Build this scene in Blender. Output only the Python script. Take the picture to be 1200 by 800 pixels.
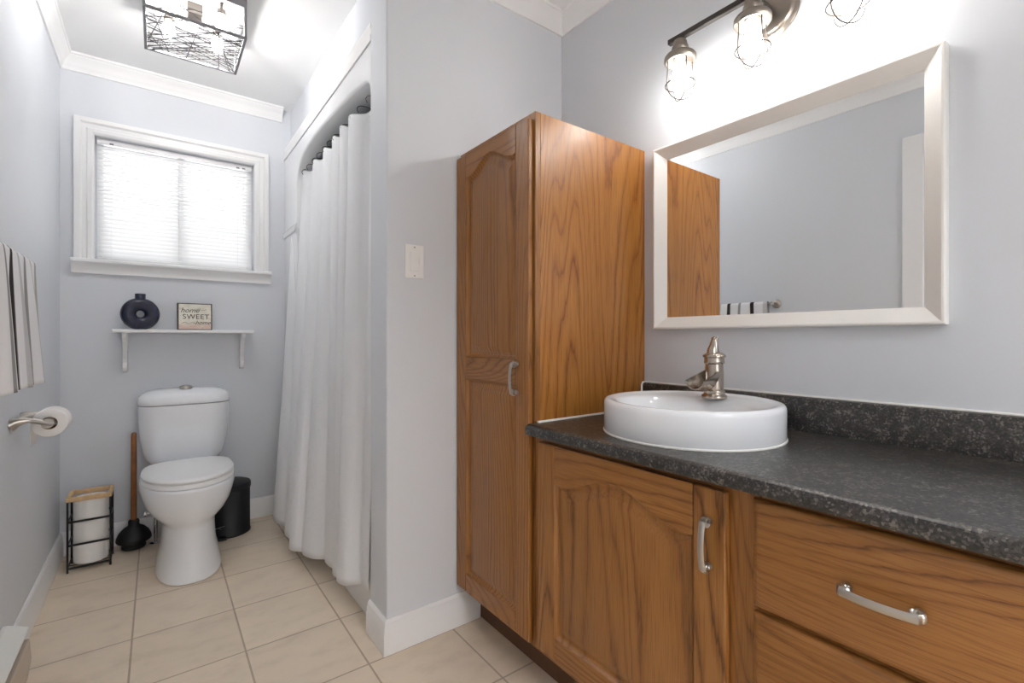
import bpy, bmesh, math, random
from mathutils import Vector, Matrix
PI = math.pi
sc = bpy.context.scene
COL = sc.collection
for o in list(bpy.data.objects):
    bpy.data.objects.remove(o, do_unlink=True)

# ------------------------------------------------------------------ camera
cam_d = bpy.data.cameras.new('camera')
cam_d.sensor_width = 36.0
cam_d.lens = 558.0 / 1200.0 * 36.0
cam_d.shift_y = -4.0 / 1200.0
cam_d.clip_start = 0.02
cam = bpy.data.objects.new('camera', cam_d)
COL.objects.link(cam)
cam.location = (0, 0, 1.05)
cam.rotation_euler = (PI / 2, 0, -math.atan2(600 - 184, 558))
sc.camera = cam

# ------------------------------------------------------------------ view, world, light levels
sc.view_settings.view_transform = 'Standard'
sc.view_settings.look = 'None'
sc.view_settings.exposure = 0.66
sc.view_settings.gamma = 1.0
sc.view_settings.use_curve_mapping = False
sc.cycles.use_denoising = True
sc.cycles.max_bounces = 12
sc.cycles.diffuse_bounces = 10
sc.cycles.glossy_bounces = 5
sc.cycles.transmission_bounces = 6
sc.cycles.transparent_max_bounces = 12
sc.cycles.sample_clamp_indirect = 6.0
sc.cycles.caustics_reflective = False
sc.cycles.caustics_refractive = False
WORLD_STRENGTH = 3.6
VANITY_BULB = 34.0
CEILING_BULB = 90.0
HALL_FILL_POWER = 37.0
w = bpy.data.worlds.new('daylight'); sc.world = w
w.use_nodes = True
bg = w.node_tree.nodes['Background']
bg.inputs['Color'].default_value = (0.96, 0.98, 1.0, 1)
bg.inputs['Strength'].default_value = WORLD_STRENGTH


def area_portal(name, loc, rot, sx, sy):
    d = bpy.data.lights.new(name, 'AREA'); d.shape = 'RECTANGLE'
    d.size = sx; d.size_y = sy; d.cycles.is_portal = True
    o = bpy.data.objects.new(name, d); COL.objects.link(o)
    o.location = loc; o.rotation_euler = rot
    return o

# ------------------------------------------------------------------ room dimensions (metres)
XL, XM = -0.376, 1.407          # left wall, mirror wall
YE, YB = 1.522, 3.140           # end wall beside the tub, window wall
YW = 1.675                      # tub side of the end wall
YR = -0.90                      # wall behind the camera
ZC = 2.430
XA = 0.614                      # face of the end wall's free edge
XU = 0.655                      # drywall above the shower
HALL_Y = -2.3

# window portal (daylight of the place itself)
area_portal('portal_window', (0.10, YB + 0.14, 1.75), (-PI / 2, 0, 0), 0.72, 0.62)

# unseen fill light added beyond the doorway behind the camera
hl = bpy.data.lights.new('hall_fill', 'AREA'); hl.shape = 'RECTANGLE'; hl.size = 1.2; hl.size_y = 1.0
hl.energy = HALL_FILL_POWER; hl.color = (0.95, 0.97, 1.0)
hlo = bpy.data.objects.new('hall_fill', hl); COL.objects.link(hlo)
hlo.location = (0.5, -1.55, 2.38)

# ------------------------------------------------------------------ materials
def new_mat(name):
    m = bpy.data.materials.new(name); m.use_nodes = True
    nt = m.node_tree
    return m, nt, nt.nodes['Principled BSDF']


def lin(r, g, b):
    f = lambda c: (c / 255 / 12.92) if c / 255 <= 0.04045 else ((c / 255 + 0.055) / 1.055) ** 2.4
    return (f(r), f(g), f(b), 1)


def N(nt, t, **kw):
    n = nt.nodes.new(t)
    for k, v in kw.items():
        setattr(n, k, v)
    return n


def L(nt, a, b): nt.links.new(a, b)


def coords(nt, scale=(1, 1, 1), loc=(0, 0, 0), rand=0.0):
    tc = N(nt, 'ShaderNodeTexCoord')
    mp = N(nt, 'ShaderNodeMapping')
    mp.inputs['Scale'].default_value = scale
    mp.inputs['Location'].default_value = loc
    src = tc.outputs['Object']
    if rand:
        oi = N(nt, 'ShaderNodeObjectInfo')
        mu = N(nt, 'ShaderNodeMath', operation='MULTIPLY'); mu.inputs[1].default_value = rand
        L(nt, oi.outputs['Random'], mu.inputs[0])
        ad = N(nt, 'ShaderNodeVectorMath', operation='ADD')
        L(nt, src, ad.inputs[0]); L(nt, mu.outputs[0], ad.inputs[1]); src = ad.outputs[0]
    L(nt, src, mp.inputs['Vector'])
    return mp.outputs['Vector']


def noise(nt, vec, scale, detail=3, rough=0.5):
    n = N(nt, 'ShaderNodeTexNoise')
    n.inputs['Scale'].default_value = scale
    n.inputs['Detail'].default_value = detail
    n.inputs['Roughness'].default_value = rough
    L(nt, vec, n.inputs['Vector'])
    return n


def ramp(nt, fac, stops):
    r = N(nt, 'ShaderNodeValToRGB')
    el = r.color_ramp.elements
    while len(el) < len(stops):
        el.new(0.5)
    for e, (p, c) in zip(el, stops):
        e.position = p; e.color = c
    L(nt, fac, r.inputs['Fac'])
    return r.outputs['Color']


def bump(nt, bsdf, height, strength, dist=0.001):
    b = N(nt, 'ShaderNodeBump')
    b.inputs['Strength'].default_value = strength
    b.inputs['Distance'].default_value = dist
    L(nt, height, b.inputs['Height'])
    L(nt, b.outputs['Normal'], bsdf.inputs['Normal'])


def plain(name, col, rough=0.5, metal=0.0, bump_scale=0, bump_str=0.0, spec=0.5, var=0.0, var_scale=3.0):
    m, nt, p = new_mat(name)
    p.inputs['Base Color'].default_value = col
    p.inputs['Roughness'].default_value = rough
    p.inputs['Metallic'].default_value = metal
    p.inputs['Specular IOR Level'].default_value = spec
    v = coords(nt)
    if var:
        n = noise(nt, v, var_scale, 4)
        lo = tuple(c * (1 - var) for c in col[:3]) + (1,)
        hi = tuple(min(1, c * (1 + var)) for c in col[:3]) + (1,)
        L(nt, ramp(nt, n.outputs['Fac'], [(0.3, lo), (0.7, hi)]), p.inputs['Base Color'])
    if bump_scale:
        n2 = noise(nt, v, bump_scale, 2)
        bump(nt, p, n2.outputs['Fac'], bump_str)
    return m


M = {}
M['wall'] = plain('wall_paint', lin(215, 218, 223), 0.55, bump_scale=350, bump_str=0.06, spec=0.3)
M['ceiling'] = plain('ceiling_paint', lin(240, 240, 240), 0.8, bump_scale=220, bump_str=0.08, spec=0.2)
M['trim'] = plain('white_trim_paint', lin(236, 236, 236), 0.32)
M['acrylic'] = plain('white_acrylic', lin(234, 236, 238), 0.22)
M['ceramic'] = plain('white_ceramic', lin(238, 240, 243), 0.10)
M['plastic'] = plain('white_plastic', lin(240, 240, 240), 0.28)
M['switch'] = plain('switch_plastic', lin(238, 238, 236), 0.35)
M['mirror_frame'] = plain('mirror_frame_paint', lin(238, 236, 232), 0.35)
M['nickel'] = plain('brushed_nickel', (0.50, 0.47, 0.43, 1), 0.30, 1.0, bump_scale=600, bump_str=0.05)
M['pewter'] = plain('aged_bronze_nickel', (0.34, 0.30, 0.26, 1), 0.34, 1.0)
M['faucet'] = plain('brushed_nickel_warm', (0.45, 0.40, 0.35, 1), 0.24, 1.0)
M['chrome'] = plain('chrome', (0.75, 0.75, 0.76, 1), 0.12, 1.0)
M['darkmetal'] = plain('dark_bronze_metal', (0.085, 0.075, 0.068, 1), 0.38, 0.9)
M['wire'] = plain('cage_wire', (0.045, 0.036, 0.030, 1), 0.45, 0.8)
M['greyframe'] = plain('grey_lamp_frame', (0.22, 0.22, 0.23, 1), 0.45, 0.3)
M['meshwire'] = plain('dark_mesh_wire', (0.05, 0.05, 0.052, 1), 0.5, 0.2)
M['black'] = plain('black_wire', (0.012, 0.012, 0.013, 1), 0.4)
M['rubber'] = plain('black_rubber', (0.007, 0.007, 0.008, 1), 0.55)
M['can'] = plain('black_can', (0.006, 0.007, 0.010, 1), 0.5)
M['vase'] = plain('navy_glaze', (0.013, 0.016, 0.038, 1), 0.22, var=0.3, var_scale=40)
M['paper'] = plain('tissue_paper', lin(243, 241, 238), 0.9, bump_scale=120, bump_str=0.15, spec=0.1)
M['cardboard'] = plain('cardboard', lin(170, 140, 105), 0.9)
M['caulk'] = plain('white_caulk', lin(240, 238, 234), 0.4)
M['heater'] = plain('almond_enamel', lin(226, 226, 220), 0.4)
M['heater_low'] = plain('shaded_almond_enamel', lin(192, 178, 164), 0.45)  # almond front panel with its shade put into the colour
M['slot'] = plain('dark_slot', (0.03, 0.028, 0.026, 1), 0.7)
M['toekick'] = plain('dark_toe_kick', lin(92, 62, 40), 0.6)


def emit(name, col, s):
    m, nt, p = new_mat(name)
    p.inputs['Base Color'].default_value = (0.9, 0.9, 0.9, 1)
    p.inputs['Emission Color'].default_value = col
    p.inputs['Emission Strength'].default_value = s
    return m


M['bulb'] = emit('vanity_bulb_glow', (1.0, 0.97, 0.93, 1), VANITY_BULB)
M['cbulb'] = emit('ceiling_bulb_glow', (1.0, 0.975, 0.95, 1), CEILING_BULB)


def mk_mirror():
    m, nt, p = new_mat('mirror_silver')
    p.inputs['Base Color'].default_value = (0.93, 0.945, 0.95, 1)
    p.inputs['Metallic'].default_value = 1.0
    p.inputs['Roughness'].default_value = 0.0
    return m


M['mirror'] = mk_mirror()


def mk_glass():
    m, nt, p = new_mat('window_glass')
    p.inputs['Base Color'].default_value = (1, 1, 1, 1)
    p.inputs['Roughness'].default_value = 0.0
    tr = N(nt, 'ShaderNodeBsdfTransparent')
    gl = N(nt, 'ShaderNodeBsdfGlossy'); gl.inputs['Roughness'].default_value = 0.02
    fr = N(nt, 'ShaderNodeFresnel'); fr.inputs['IOR'].default_value = 1.45
    mx = N(nt, 'ShaderNodeMixShader')
    L(nt, fr.outputs[0], mx.inputs[0]); L(nt, tr.outputs[0], mx.inputs[1]); L(nt, gl.outputs[0], mx.inputs[2])
    L(nt, mx.outputs[0], nt.nodes['Material Output'].inputs['Surface'])
    return m


M['glass'] = mk_glass()


def mk_translucent(name, col, fac, rough=0.8, weave=0.0):
    m, nt, p = new_mat(name)
    p.inputs['Base Color'].default_value = col
    p.inputs['Roughness'].default_value = rough
    p.inputs['Specular IOR Level'].default_value = 0.2
    tr = N(nt, 'ShaderNodeBsdfTranslucent'); tr.inputs['Color'].default_value = col
    mx = N(nt, 'ShaderNodeMixShader'); mx.inputs[0].default_value = fac
    L(nt, p.outputs[0], mx.inputs[1]); L(nt, tr.outputs[0], mx.inputs[2])
    L(nt, mx.outputs[0], nt.nodes['Material Output'].inputs['Surface'])
    if weave:
        v = coords(nt)
        n1 = noise(nt, v, 16, 5, 0.6)
        bump(nt, p, n1.outputs['Fac'], weave, 0.012)
    return m


M['curtain'] = mk_translucent('white_curtain_cloth', lin(244, 245, 247), 0.18, 0.85, 0.35)
M['slat'] = mk_translucent('white_vinyl_slat', lin(245, 245, 245), 0.40, 0.4)


def mk_wood(name, axis, light, mid, dark, ring=26.0, seed=0.0, rough=0.33, along=0.085):
    """oak: grain runs along axis (0,1,2 = x,y,z) in object coordinates"""
    m, nt, p = new_mat(name)
    s = [1.0, 1.0, 1.0]; s[axis] = along
    v = coords(nt, s, (seed, seed * 0.7, seed * 1.3), rand=3.7)
    # growth rings: contour lines of a wandering field, with finer rings between
    nz = noise(nt, v, 5.0, 2, 0.5)
    sub = N(nt, 'ShaderNodeVectorMath', operation='SUBTRACT'); sub.inputs[1].default_value = (0.5, 0.5, 0.5)
    L(nt, nz.outputs['Color'], sub.inputs[0])
    scl = N(nt, 'ShaderNodeVectorMath', operation='SCALE'); scl.inputs['Scale'].default_value = 0.16
    L(nt, sub.outputs[0], scl.inputs[0])
    add = N(nt, 'ShaderNodeVectorMath', operation='ADD')
    L(nt, v, add.inputs[0]); L(nt, scl.outputs[0], add.inputs[1])
    n1 = noise(nt, add.outputs[0], 2.4, 0.6, 0.4)
    mul = N(nt, 'ShaderNodeMath', operation='MULTIPLY'); mul.inputs[1].default_value = ring
    L(nt, n1.outputs['Fac'], mul.inputs[0])
    jit = noise(nt, v, 110, 3, 0.6)
    j2 = N(nt, 'ShaderNodeMath', operation='MULTIPLY_ADD'); j2.inputs[1].default_value = 0.45
    L(nt, jit.outputs['Fac'], j2.inputs[0]); L(nt, mul.outputs[0], j2.inputs[2])
    fr = N(nt, 'ShaderNodeMath', operation='FRACT'); L(nt, j2.outputs[0], fr.inputs[0])
    base0 = ramp(nt, fr.outputs[0], [(0.0, mid), (0.25, light), (0.60, light), (0.82, mid), (0.94, dark), (1.0, mid)])
    # each ring varies in strength
    sv = noise(nt, v, 9, 2)
    svr = N(nt, 'ShaderNodeMapRange'); svr.inputs['From Min'].default_value = 0.3; svr.inputs['From Max'].default_value = 0.7
    svr.inputs['To Min'].default_value = 0.25; svr.inputs['To Max'].default_value = 1.0
    L(nt, sv.outputs['Fac'], svr.inputs['Value'])
    bm_ = N(nt, 'ShaderNodeMix', data_type='RGBA')
    bm_.inputs['A'].default_value = tuple(0.65 * a_ + 0.35 * c_ for a_, c_ in zip(light, mid))
    L(nt, svr.outputs[0], bm_.inputs['Factor']); L(nt, base0, bm_.inputs['B'])
    base = bm_.outputs['Result']
    # pores: short dark dashes along the grain
    s2 = [1.0, 1.0, 1.0]; s2[axis] = 0.025
    v2 = coords(nt, s2, (seed, 0, 0), rand=2.1)
    po = noise(nt, v2, 420, 2, 0.5)
    pc = ramp(nt, po.outputs['Fac'], [(0.30, (0.66, 0.60, 0.54, 1)), (0.52, (1, 1, 1, 1))])
    mx = N(nt, 'ShaderNodeMix', data_type='RGBA', blend_type='MULTIPLY')
    mx.inputs['Factor'].default_value = 0.85
    L(nt, base, mx.inputs['A']); L(nt, pc, mx.inputs['B'])
    # broad tone
    bt = noise(nt, v, 3.0, 2)
    tc = ramp(nt, bt.outputs['Fac'], [(0.3, (0.86, 0.84, 0.82, 1)), (0.7, (1.08, 1.06, 1.04, 1))])
    mx2 = N(nt, 'ShaderNodeMix', data_type='RGBA', blend_type='MULTIPLY'); mx2.inputs['Factor'].default_value = 0.9
    L(nt, mx.outputs['Result'], mx2.inputs['A']); L(nt, tc, mx2.inputs['B'])
    L(nt, mx2.outputs['Result'], p.inputs['Base Color'])
    p.inputs['Roughness'].default_value = rough
    bump(nt, p, po.outputs['Fac'], 0.08, 0.0006)
    return m


OAK = (lin(162, 112, 58), lin(142, 93, 44), lin(92, 56, 24))
M['oak_v'] = mk_wood('oak_vertical_grain', 2, *OAK, ring=66, along=0.10)
M['oak_h'] = mk_wood('oak_horizontal_grain', 1, *OAK, ring=56, seed=2.3, along=0.17)
M['oak_side'] = mk_wood('oak_veneer_side', 2, lin(176, 120, 56), lin(158, 100, 42), lin(112, 64, 24), ring=50, seed=5.1, along=0.13)
M['handlewood'] = plain('brown_plunger_wood', lin(140, 88, 48), 0.45, var=0.2, var_scale=30)
M['palewood'] = plain('pale_stand_wood', lin(206, 172, 128), 0.55, var=0.15, var_scale=40)


def mk_tile():
    m, nt, p = new_mat('beige_floor_tile')
    P_ = 0.309
    v = coords(nt, (1, 1, 1), (-0.548 + 10 * P_, -1.815 + 10 * P_, 0))
    br = N(nt, 'ShaderNodeTexBrick')
    br.offset = 0.0; br.squash = 1.0
    br.inputs['Scale'].default_value = 1.0
    br.inputs['Brick Width'].default_value = P_
    br.inputs['Row Height'].default_value = P_
    br.inputs['Mortar Size'].default_value = 0.0032
    br.inputs['Mortar Smooth'].default_value = 0.15
    br.inputs['Bias'].default_value = 0.0
    br.inputs['Color1'].default_value = lin(230, 214, 193)
    br.inputs['Color2'].default_value = lin(223, 207, 186)
    br.inputs['Mortar'].default_value = lin(184, 166, 144)
    L(nt, v, br.inputs['Vector'])
    v2 = coords(nt, (1.0, 1.7, 1.0))
    n = noise(nt, v2, 7, 6, 0.62)
    c = ramp(nt, n.outputs['Fac'], [(0.30, (0.90, 0.88, 0.86, 1)), (0.5, (1, 1, 1, 1)), (0.72, (1.05, 1.04, 1.03, 1))])
    mx = N(nt, 'ShaderNodeMix', data_type='RGBA', blend_type='MULTIPLY'); mx.inputs['Factor'].default_value = 1.0
    L(nt, br.outputs['Color'], mx.inputs['A']); L(nt, c, mx.inputs['B'])
    L(nt, mx.outputs['Result'], p.inputs['Base Color'])
    p.inputs['Roughness'].default_value = 0.42
    iv = N(nt, 'ShaderNodeMath', operation='SUBTRACT'); iv.inputs[0].default_value = 1.0
    L(nt, br.outputs['Fac'], iv.inputs[1])
    bump(nt, p, iv.outputs[0], 0.5, 0.0015)
    return m


M['tile'] = mk_tile()


def mk_counter():
    m, nt, p = new_mat('dark_granite_laminate')
    v = coords(nt)
    vo = N(nt, 'ShaderNodeTexVoronoi'); vo.inputs['Scale'].default_value = 270
    L(nt, v, vo.inputs['Vector'])
    sp = N(nt, 'ShaderNodeSeparateColor'); L(nt, vo.outputs['Color'], sp.inputs[0])
    n = noise(nt, v, 45, 6, 0.7)
    ad = N(nt, 'ShaderNodeMath', operation='MULTIPLY_ADD'); ad.inputs[1].default_value = 0.45
    L(nt, sp.outputs[0], ad.inputs[0]); L(nt, n.outputs['Fac'], ad.inputs[2])
    c = ramp(nt, ad.outputs[0], [(0.50, lin(17, 16, 16)), (0.70, lin(36, 34, 33)), (0.86, lin(62, 59, 56)), (1.0, lin(112, 107, 101))])
    L(nt, c, p.inputs['Base Color'])
    p.inputs['Roughness'].default_value = 0.33
    p.inputs['Specular IOR Level'].default_value = 0.75
    bump(nt, p, vo.outputs['Distance'], 0.10, 0.0006)
    return m


M['counter'] = mk_counter()


def mk_towel():
    m, nt, p = new_mat('striped_towel_cloth')
    tc = N(nt, 'ShaderNodeUVMap')
    se = N(nt, 'ShaderNodeSeparateXYZ'); L(nt, tc.outputs[0], se.inputs[0])
    wht = lin(232, 232, 234); gr = lin(150, 150, 150); dk = lin(58, 56, 56); lg = lin(196, 196, 198); tp = lin(176, 172, 166)
    seq = [(0, tp), (0.035, tp), (0.04, wht), (0.12, wht), (0.125, lg), (0.16, lg), (0.165, wht), (0.25, wht), (0.255, gr), (0.285, gr), (0.29, wht), (0.40, wht), (0.405, lg), (0.44, lg),
           (0.445, wht), (0.52, wht), (0.525, dk), (0.56, dk), (0.565, wht), (0.66, wht), (0.665, gr), (0.69, gr), (0.695, wht), (0.80, wht), (0.805, dk), (0.845, dk), (0.85, wht), (0.95, wht), (0.955, lg)]
    r = N(nt, 'ShaderNodeValToRGB'); r.color_ramp.interpolation = 'LINEAR'
    el = r.color_ramp.elements
    while len(el) < len(seq):
        el.new(0.5)
    for e, (a, c) in zip(el, seq):
        e.position = a; e.color = c
    L(nt, se.outputs[0], r.inputs['Fac'])
    L(nt, r.outputs['Color'], p.inputs['Base Color'])
    p.inputs['Roughness'].default_value = 0.95
    p.inputs['Specular IOR Level'].default_value = 0.1
    n = noise(nt, coords(nt), 420, 2)
    bump(nt, p, n.outputs['Fac'], 0.5, 0.002)
    return m


M['towel'] = mk_towel()


def mk_sign():
    m, nt, p = new_mat('weathered_sign_face')
    v = coords(nt)
    n = noise(nt, v, 38, 5, 0.65)
    c = ramp(nt, n.outputs['Fac'], [(0.30, lin(150, 140, 122)), (0.40, lin(222, 217, 200)), (0.7, lin(238, 235, 224))])
    se = N(nt, 'ShaderNodeSeparateXYZ'); L(nt, v, se.inputs[0])
    # blush flowers along the foot of the sign
    n2 = noise(nt, v, 60, 3)
    ma = N(nt, 'ShaderNodeMath', operation='MULTIPLY_ADD'); ma.inputs[1].default_value = 0.075
    L(nt, n2.outputs['Fac'], ma.inputs[0]); L(nt, se.outputs[2], ma.inputs[2])
    f = ramp(nt, ma.outputs[0], [(0.050, (1, 1, 1, 1)), (0.082, (0, 0, 0, 1))])
    mx = N(nt, 'ShaderNodeMix', data_type='RGBA'); L(nt, f, mx.inputs['Factor'])
    L(nt, c, mx.inputs['A']); mx.inputs['B'].default_value = lin(214, 188, 176)
    L(nt, mx.outputs['Result'], p.inputs['Base Color'])
    p.inputs['Roughness'].default_value = 0.6
    return m


M['sign'] = mk_sign()
M['signedge'] = plain('charcoal_sign_edge', lin(70, 64, 58), 0.7, var=0.3, var_scale=60)
M['ink'] = plain('charcoal_ink', lin(62, 60, 56), 0.8)

# ------------------------------------------------------------------ mesh helpers
def B(): return bmesh.new()


def wloc(o):
    v = Vector((0, 0, 0))
    while o is not None:
        v += o.location; o = o.parent
    return v


def obj(name, bm, m, parent=None, smooth=None, bevel=0.0, segs=2, sub=0, solid=0.0, recalc=True):
    """link bm (world coordinates) as ONE mesh object under parent"""
    if parent is not None:
        off = wloc(parent)
        for v in bm.verts:
            v.co -= off
    if recalc:
        bmesh.ops.recalc_face_normals(bm, faces=bm.faces)
    me = bpy.data.meshes.new(name)
    bm.to_mesh(me); bm.free()
    for mm in (m if isinstance(m, (list, tuple)) else [m]):
        me.materials.append(mm)
    o = bpy.data.objects.new(name, me); COL.objects.link(o)
    if parent is not None:
        o.parent = parent
    if solid:
        s = o.modifiers.new('solid', 'SOLIDIFY'); s.thickness = solid; s.offset = 0
    if bevel:
        b = o.modifiers.new('bevel', 'BEVEL'); b.width = bevel; b.segments = segs
        b.limit_method = 'ANGLE'; b.angle_limit = math.radians(40); b.harden_normals = False
    if sub:
        s = o.modifiers.new('sub', 'SUBSURF'); s.levels = sub; s.render_levels = sub
    if smooth is not None:
        for p in me.polygons:
            p.use_smooth = True
        if smooth < 180:
            me.set_sharp_from_angle(angle=math.radians(smooth))
    return o


def tag(o, label, cat, group=None, kind=None):
    o['label'] = label; o['category'] = cat
    if group: o['group'] = group
    if kind: o['kind'] = kind
    return o


def thing(name, label, cat, loc, group=None):
    o = bpy.data.objects.new(name, None); COL.objects.link(o)
    o.empty_display_size = 0.05
    o.location = loc
    return tag(o, label, cat, group)


def struct(name, bm, m, label=None, parent=None, **kw):
    o = obj(name, bm, m, parent, **kw)
    if parent is None:
        o['kind'] = 'structure'
        if label: o['label'] = label
    return o


def box(bm, x0, x1, y0, y1, z0, z1):
    vs = [bm.verts.new(p) for p in ((x0, y0, z0), (x1, y0, z0), (x1, y1, z0), (x0, y1, z0), (x0, y0, z1), (x1, y0, z1), (x1, y1, z1), (x0, y1, z1))]
    for f in ((3, 2, 1, 0), (4, 5, 6, 7), (0, 1, 5, 4), (1, 2, 6, 5), (2, 3, 7, 6), (3, 0, 4, 7)):
        bm.faces.new([vs[i] for i in f])
    return vs


def prism(bm, poly, axis, a, b):
    """extrude a 2D polygon along axis from a to b. axis x: poly=(y,z); y: (x,z); z: (x,y)"""
    def P(u, v, t):
        return (t, u, v) if axis == 'x' else (u, t, v) if axis == 'y' else (u, v, t)
    A = [bm.verts.new(P(u, v, a)) for u, v in poly]
    Bv = [bm.verts.new(P(u, v, b)) for u, v in poly]
    n = len(poly)
    bm.faces.new(A); bm.faces.new(list(reversed(Bv)))
    for i in range(n):
        bm.faces.new([A[i], Bv[i], Bv[(i + 1) % n], A[(i + 1) % n]])


def loft(bm, rings, cap0=True, cap1=True, closed=True):
    R = [[bm.verts.new(p) for p in r] for r in rings]
    n = len(R[0])
    for a, b in zip(R, R[1:]):
        for i in range(n if closed else n - 1):
            j = (i + 1) % n
            bm.faces.new([a[i], a[j], b[j], b[i]])
    if cap0: bm.faces.new(list(reversed(R[0])))
    if cap1: bm.faces.new(R[-1])
    return R


def lathe(bm, prof, c, axis='z', n=32, cap0=True, cap1=True, flip=False):
    rings = []
    for r, t in prof:
        ring = []
        for i in range(n):
            a = 2 * PI * i / n
            u, v = r * math.cos(a), r * math.sin(a)
            if axis == 'z': p = (c[0] + u, c[1] + v, c[2] + t)
            elif axis == 'x': p = (c[0] + t, c[1] + u, c[2] + v)
            else: p = (c[0] + u, c[1] + t, c[2] + v)
            ring.append(p)
        rings.append(ring)
    loft(bm, rings, cap0, cap1)


def tube(bm, pts, r, n=8, closed=False, flat=None):
    """sweep a circle (or an ellipse given by flat=(ra, rb, up)) along pts"""
    pts = [Vector(p) for p in pts]
    N_ = len(pts)
    rings = []
    prev_up = Vector((0, 0, 1)) if flat is None else Vector(flat[2])
    for i, p in enumerate(pts):
        if closed:
            t = pts[(i + 1) % N_] - pts[(i - 1) % N_]
        else:
            t = pts[min(i + 1, N_ - 1)] - pts[max(i - 1, 0)]
        t.normalize()
        up = prev_up - t * prev_up.dot(t)
        if up.length < 1e-4:
            up = Vector((1, 0, 0)) - t * t.x
            if up.length < 1e-3:
                up = Vector((0, 1, 0)) - t * t.y
        up.normalize()
        if flat is None: prev_up = up
        sd = t.cross(up)
        rr = r[i] if isinstance(r, (list, tuple)) else r
        ra, rb = (rr, rr) if flat is None else (flat[0], flat[1])
        rings.append([p + up * (ra * math.cos(2 * PI * k / n)) + sd * (rb * math.sin(2 * PI * k / n)) for k in range(n)])
    if closed:
        rings.append(rings[0])
        R = [[bm.verts.new(q) for q in ring] for ring in rings[:-1]]
        R.append(R[0])
        for a, b in zip(R, R[1:]):
            for k in range(n):
                j = (k + 1) % n
                bm.faces.new([a[k], a[j], b[j], b[k]])
    else:
        loft(bm, rings)


def spline(pts, k=8):
    """Catmull-Rom through pts"""
    pts = [Vector(p) for p in pts]
    P = [2 * pts[0] - pts[1]] + pts + [2 * pts[-1] - pts[-2]]
    out = []
    for i in range(1, len(P) - 2):
        for j in range(k):
            t = j / k
            a, b, c, d = P[i - 1], P[i], P[i + 1], P[i + 2]
            out.append(0.5 * ((2 * b) + (c - a) * t + (2 * a - 5 * b + 4 * c - d) * t * t + (3 * b - a - 3 * c + d) * t ** 3))
    out.append(pts[-1])
    return out


def copy_tree(o, parent=None):
    c = o.copy(); COL.objects.link(c)
    if parent is not None: c.parent = parent
    for ch in list(o.children):
        copy_tree(ch, c)
    return c

# ================================================================== ROOM SHELL
b = B(); box(b, XL - 0.12, XM + 0.12, HALL_Y, YB + 0.15, -0.10, 0.0)
struct('floor', b, M['tile'])
b = B(); box(b, XL - 0.12, XM + 0.12, HALL_Y, YB + 0.15, ZC, ZC + 0.10)
struct('ceiling', b, M['ceiling'])

# left wall with a door opening well to the left of the camera
DY0, DY1, DZ = -0.05, 0.700, 2.035
b = B()
box(b, XL - 0.12, XL, YR - 0.1, DY0, 0, ZC); box(b, XL - 0.12, XL, DY1, YB + 0.15, 0, ZC); box(b, XL - 0.12, XL, DY0, DY1, DZ, ZC)
struct('wall_left', b, M['wall'])
b = B(); box(b, XM, XM + 0.12, YR - 0.1, YB + 0.15, 0, ZC)
struct('wall_right', b, M['wall'])
# window wall with its opening
WX0, WX1, WZ0, WZ1 = -0.250, 0.455, 1.440, 2.060
b = B()
box(b, XL, WX0, YB, YB + 0.15, 0, ZC); box(b, WX1, XM, YB, YB + 0.15, 0, ZC)
box(b, WX0, WX1, YB, YB + 0.15, 0, WZ0); box(b, WX0, WX1, YB, YB + 0.15, WZ1, ZC)
struct('wall_back', b, M['wall'])
# end wall between vanity and tub
b = B(); box(b, XA, XM, YE, YW, 0, ZC)
struct('wall_end', b, M['wall'], bevel=0.006, segs=3)
# drywall above the shower
b = B(); box(b, XU, XM, YW, YB, 2.13, ZC)
struct('wall_over_shower', b, M['wall'])
# rear wall with the doorway behind the camera, and the hallway beyond it
b = B()
box(b, XL, 0.08, YR - 0.1, YR, 0, ZC); box(b, 0.96, XM, YR - 0.1, YR, 0, ZC); box(b, 0.08, 0.96, YR - 0.1, YR, 2.06, ZC)
struct('wall_rear', b, M['wall'])
b = B(); box(b, XL - 0.12, XM + 0.12, HALL_Y - 0.1, HALL_Y, 0, ZC)
struct('wall_hall', b, M['trim'])
b = B(); box(b, XL - 0.12, XL, HALL_Y, YR - 0.1, 0, ZC); struct('wall_hall_left', b, M['trim'])
b = B(); box(b, XM, XM + 0.12, HALL_Y, YR - 0.1, 0, ZC); struct('wall_hall_right', b, M['trim'])

# door in the left wall (seen in the mirror)
b = B(); box(b, XL - 0.041, XL - 0.006, DY0 + 0.004, DY1 - 0.004, 0.008, DZ - 0.004)
d1 = struct('door_1', b, M['trim'], label='white door with white casing reflected at right of the mirror', bevel=0.003)
b = B()
for (y0, y1, z0, z1) in ((DY1, DY1 + 0.087, 0.0, DZ + 0.072), (DY0 - 0.072, DY0, 0.0, DZ + 0.072), (DY0, DY1, DZ, DZ + 0.072)):
    box(b, XL, XL + 0.018, y0, y1, z0, z1)
struct('door_casing', b, M['trim'], parent=d1, bevel=0.004)

# crown moulding
CR = [(0.0, -0.080), (0.008, -0.080), (0.010, -0.068), (0.014, -0.062), (0.018, -0.046), (0.027, -0.030), (0.036, -0.022), (0.040, -0.012), (0.046, -0.010), (0.046, 0.0), (0.0, 0.0)]


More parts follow.
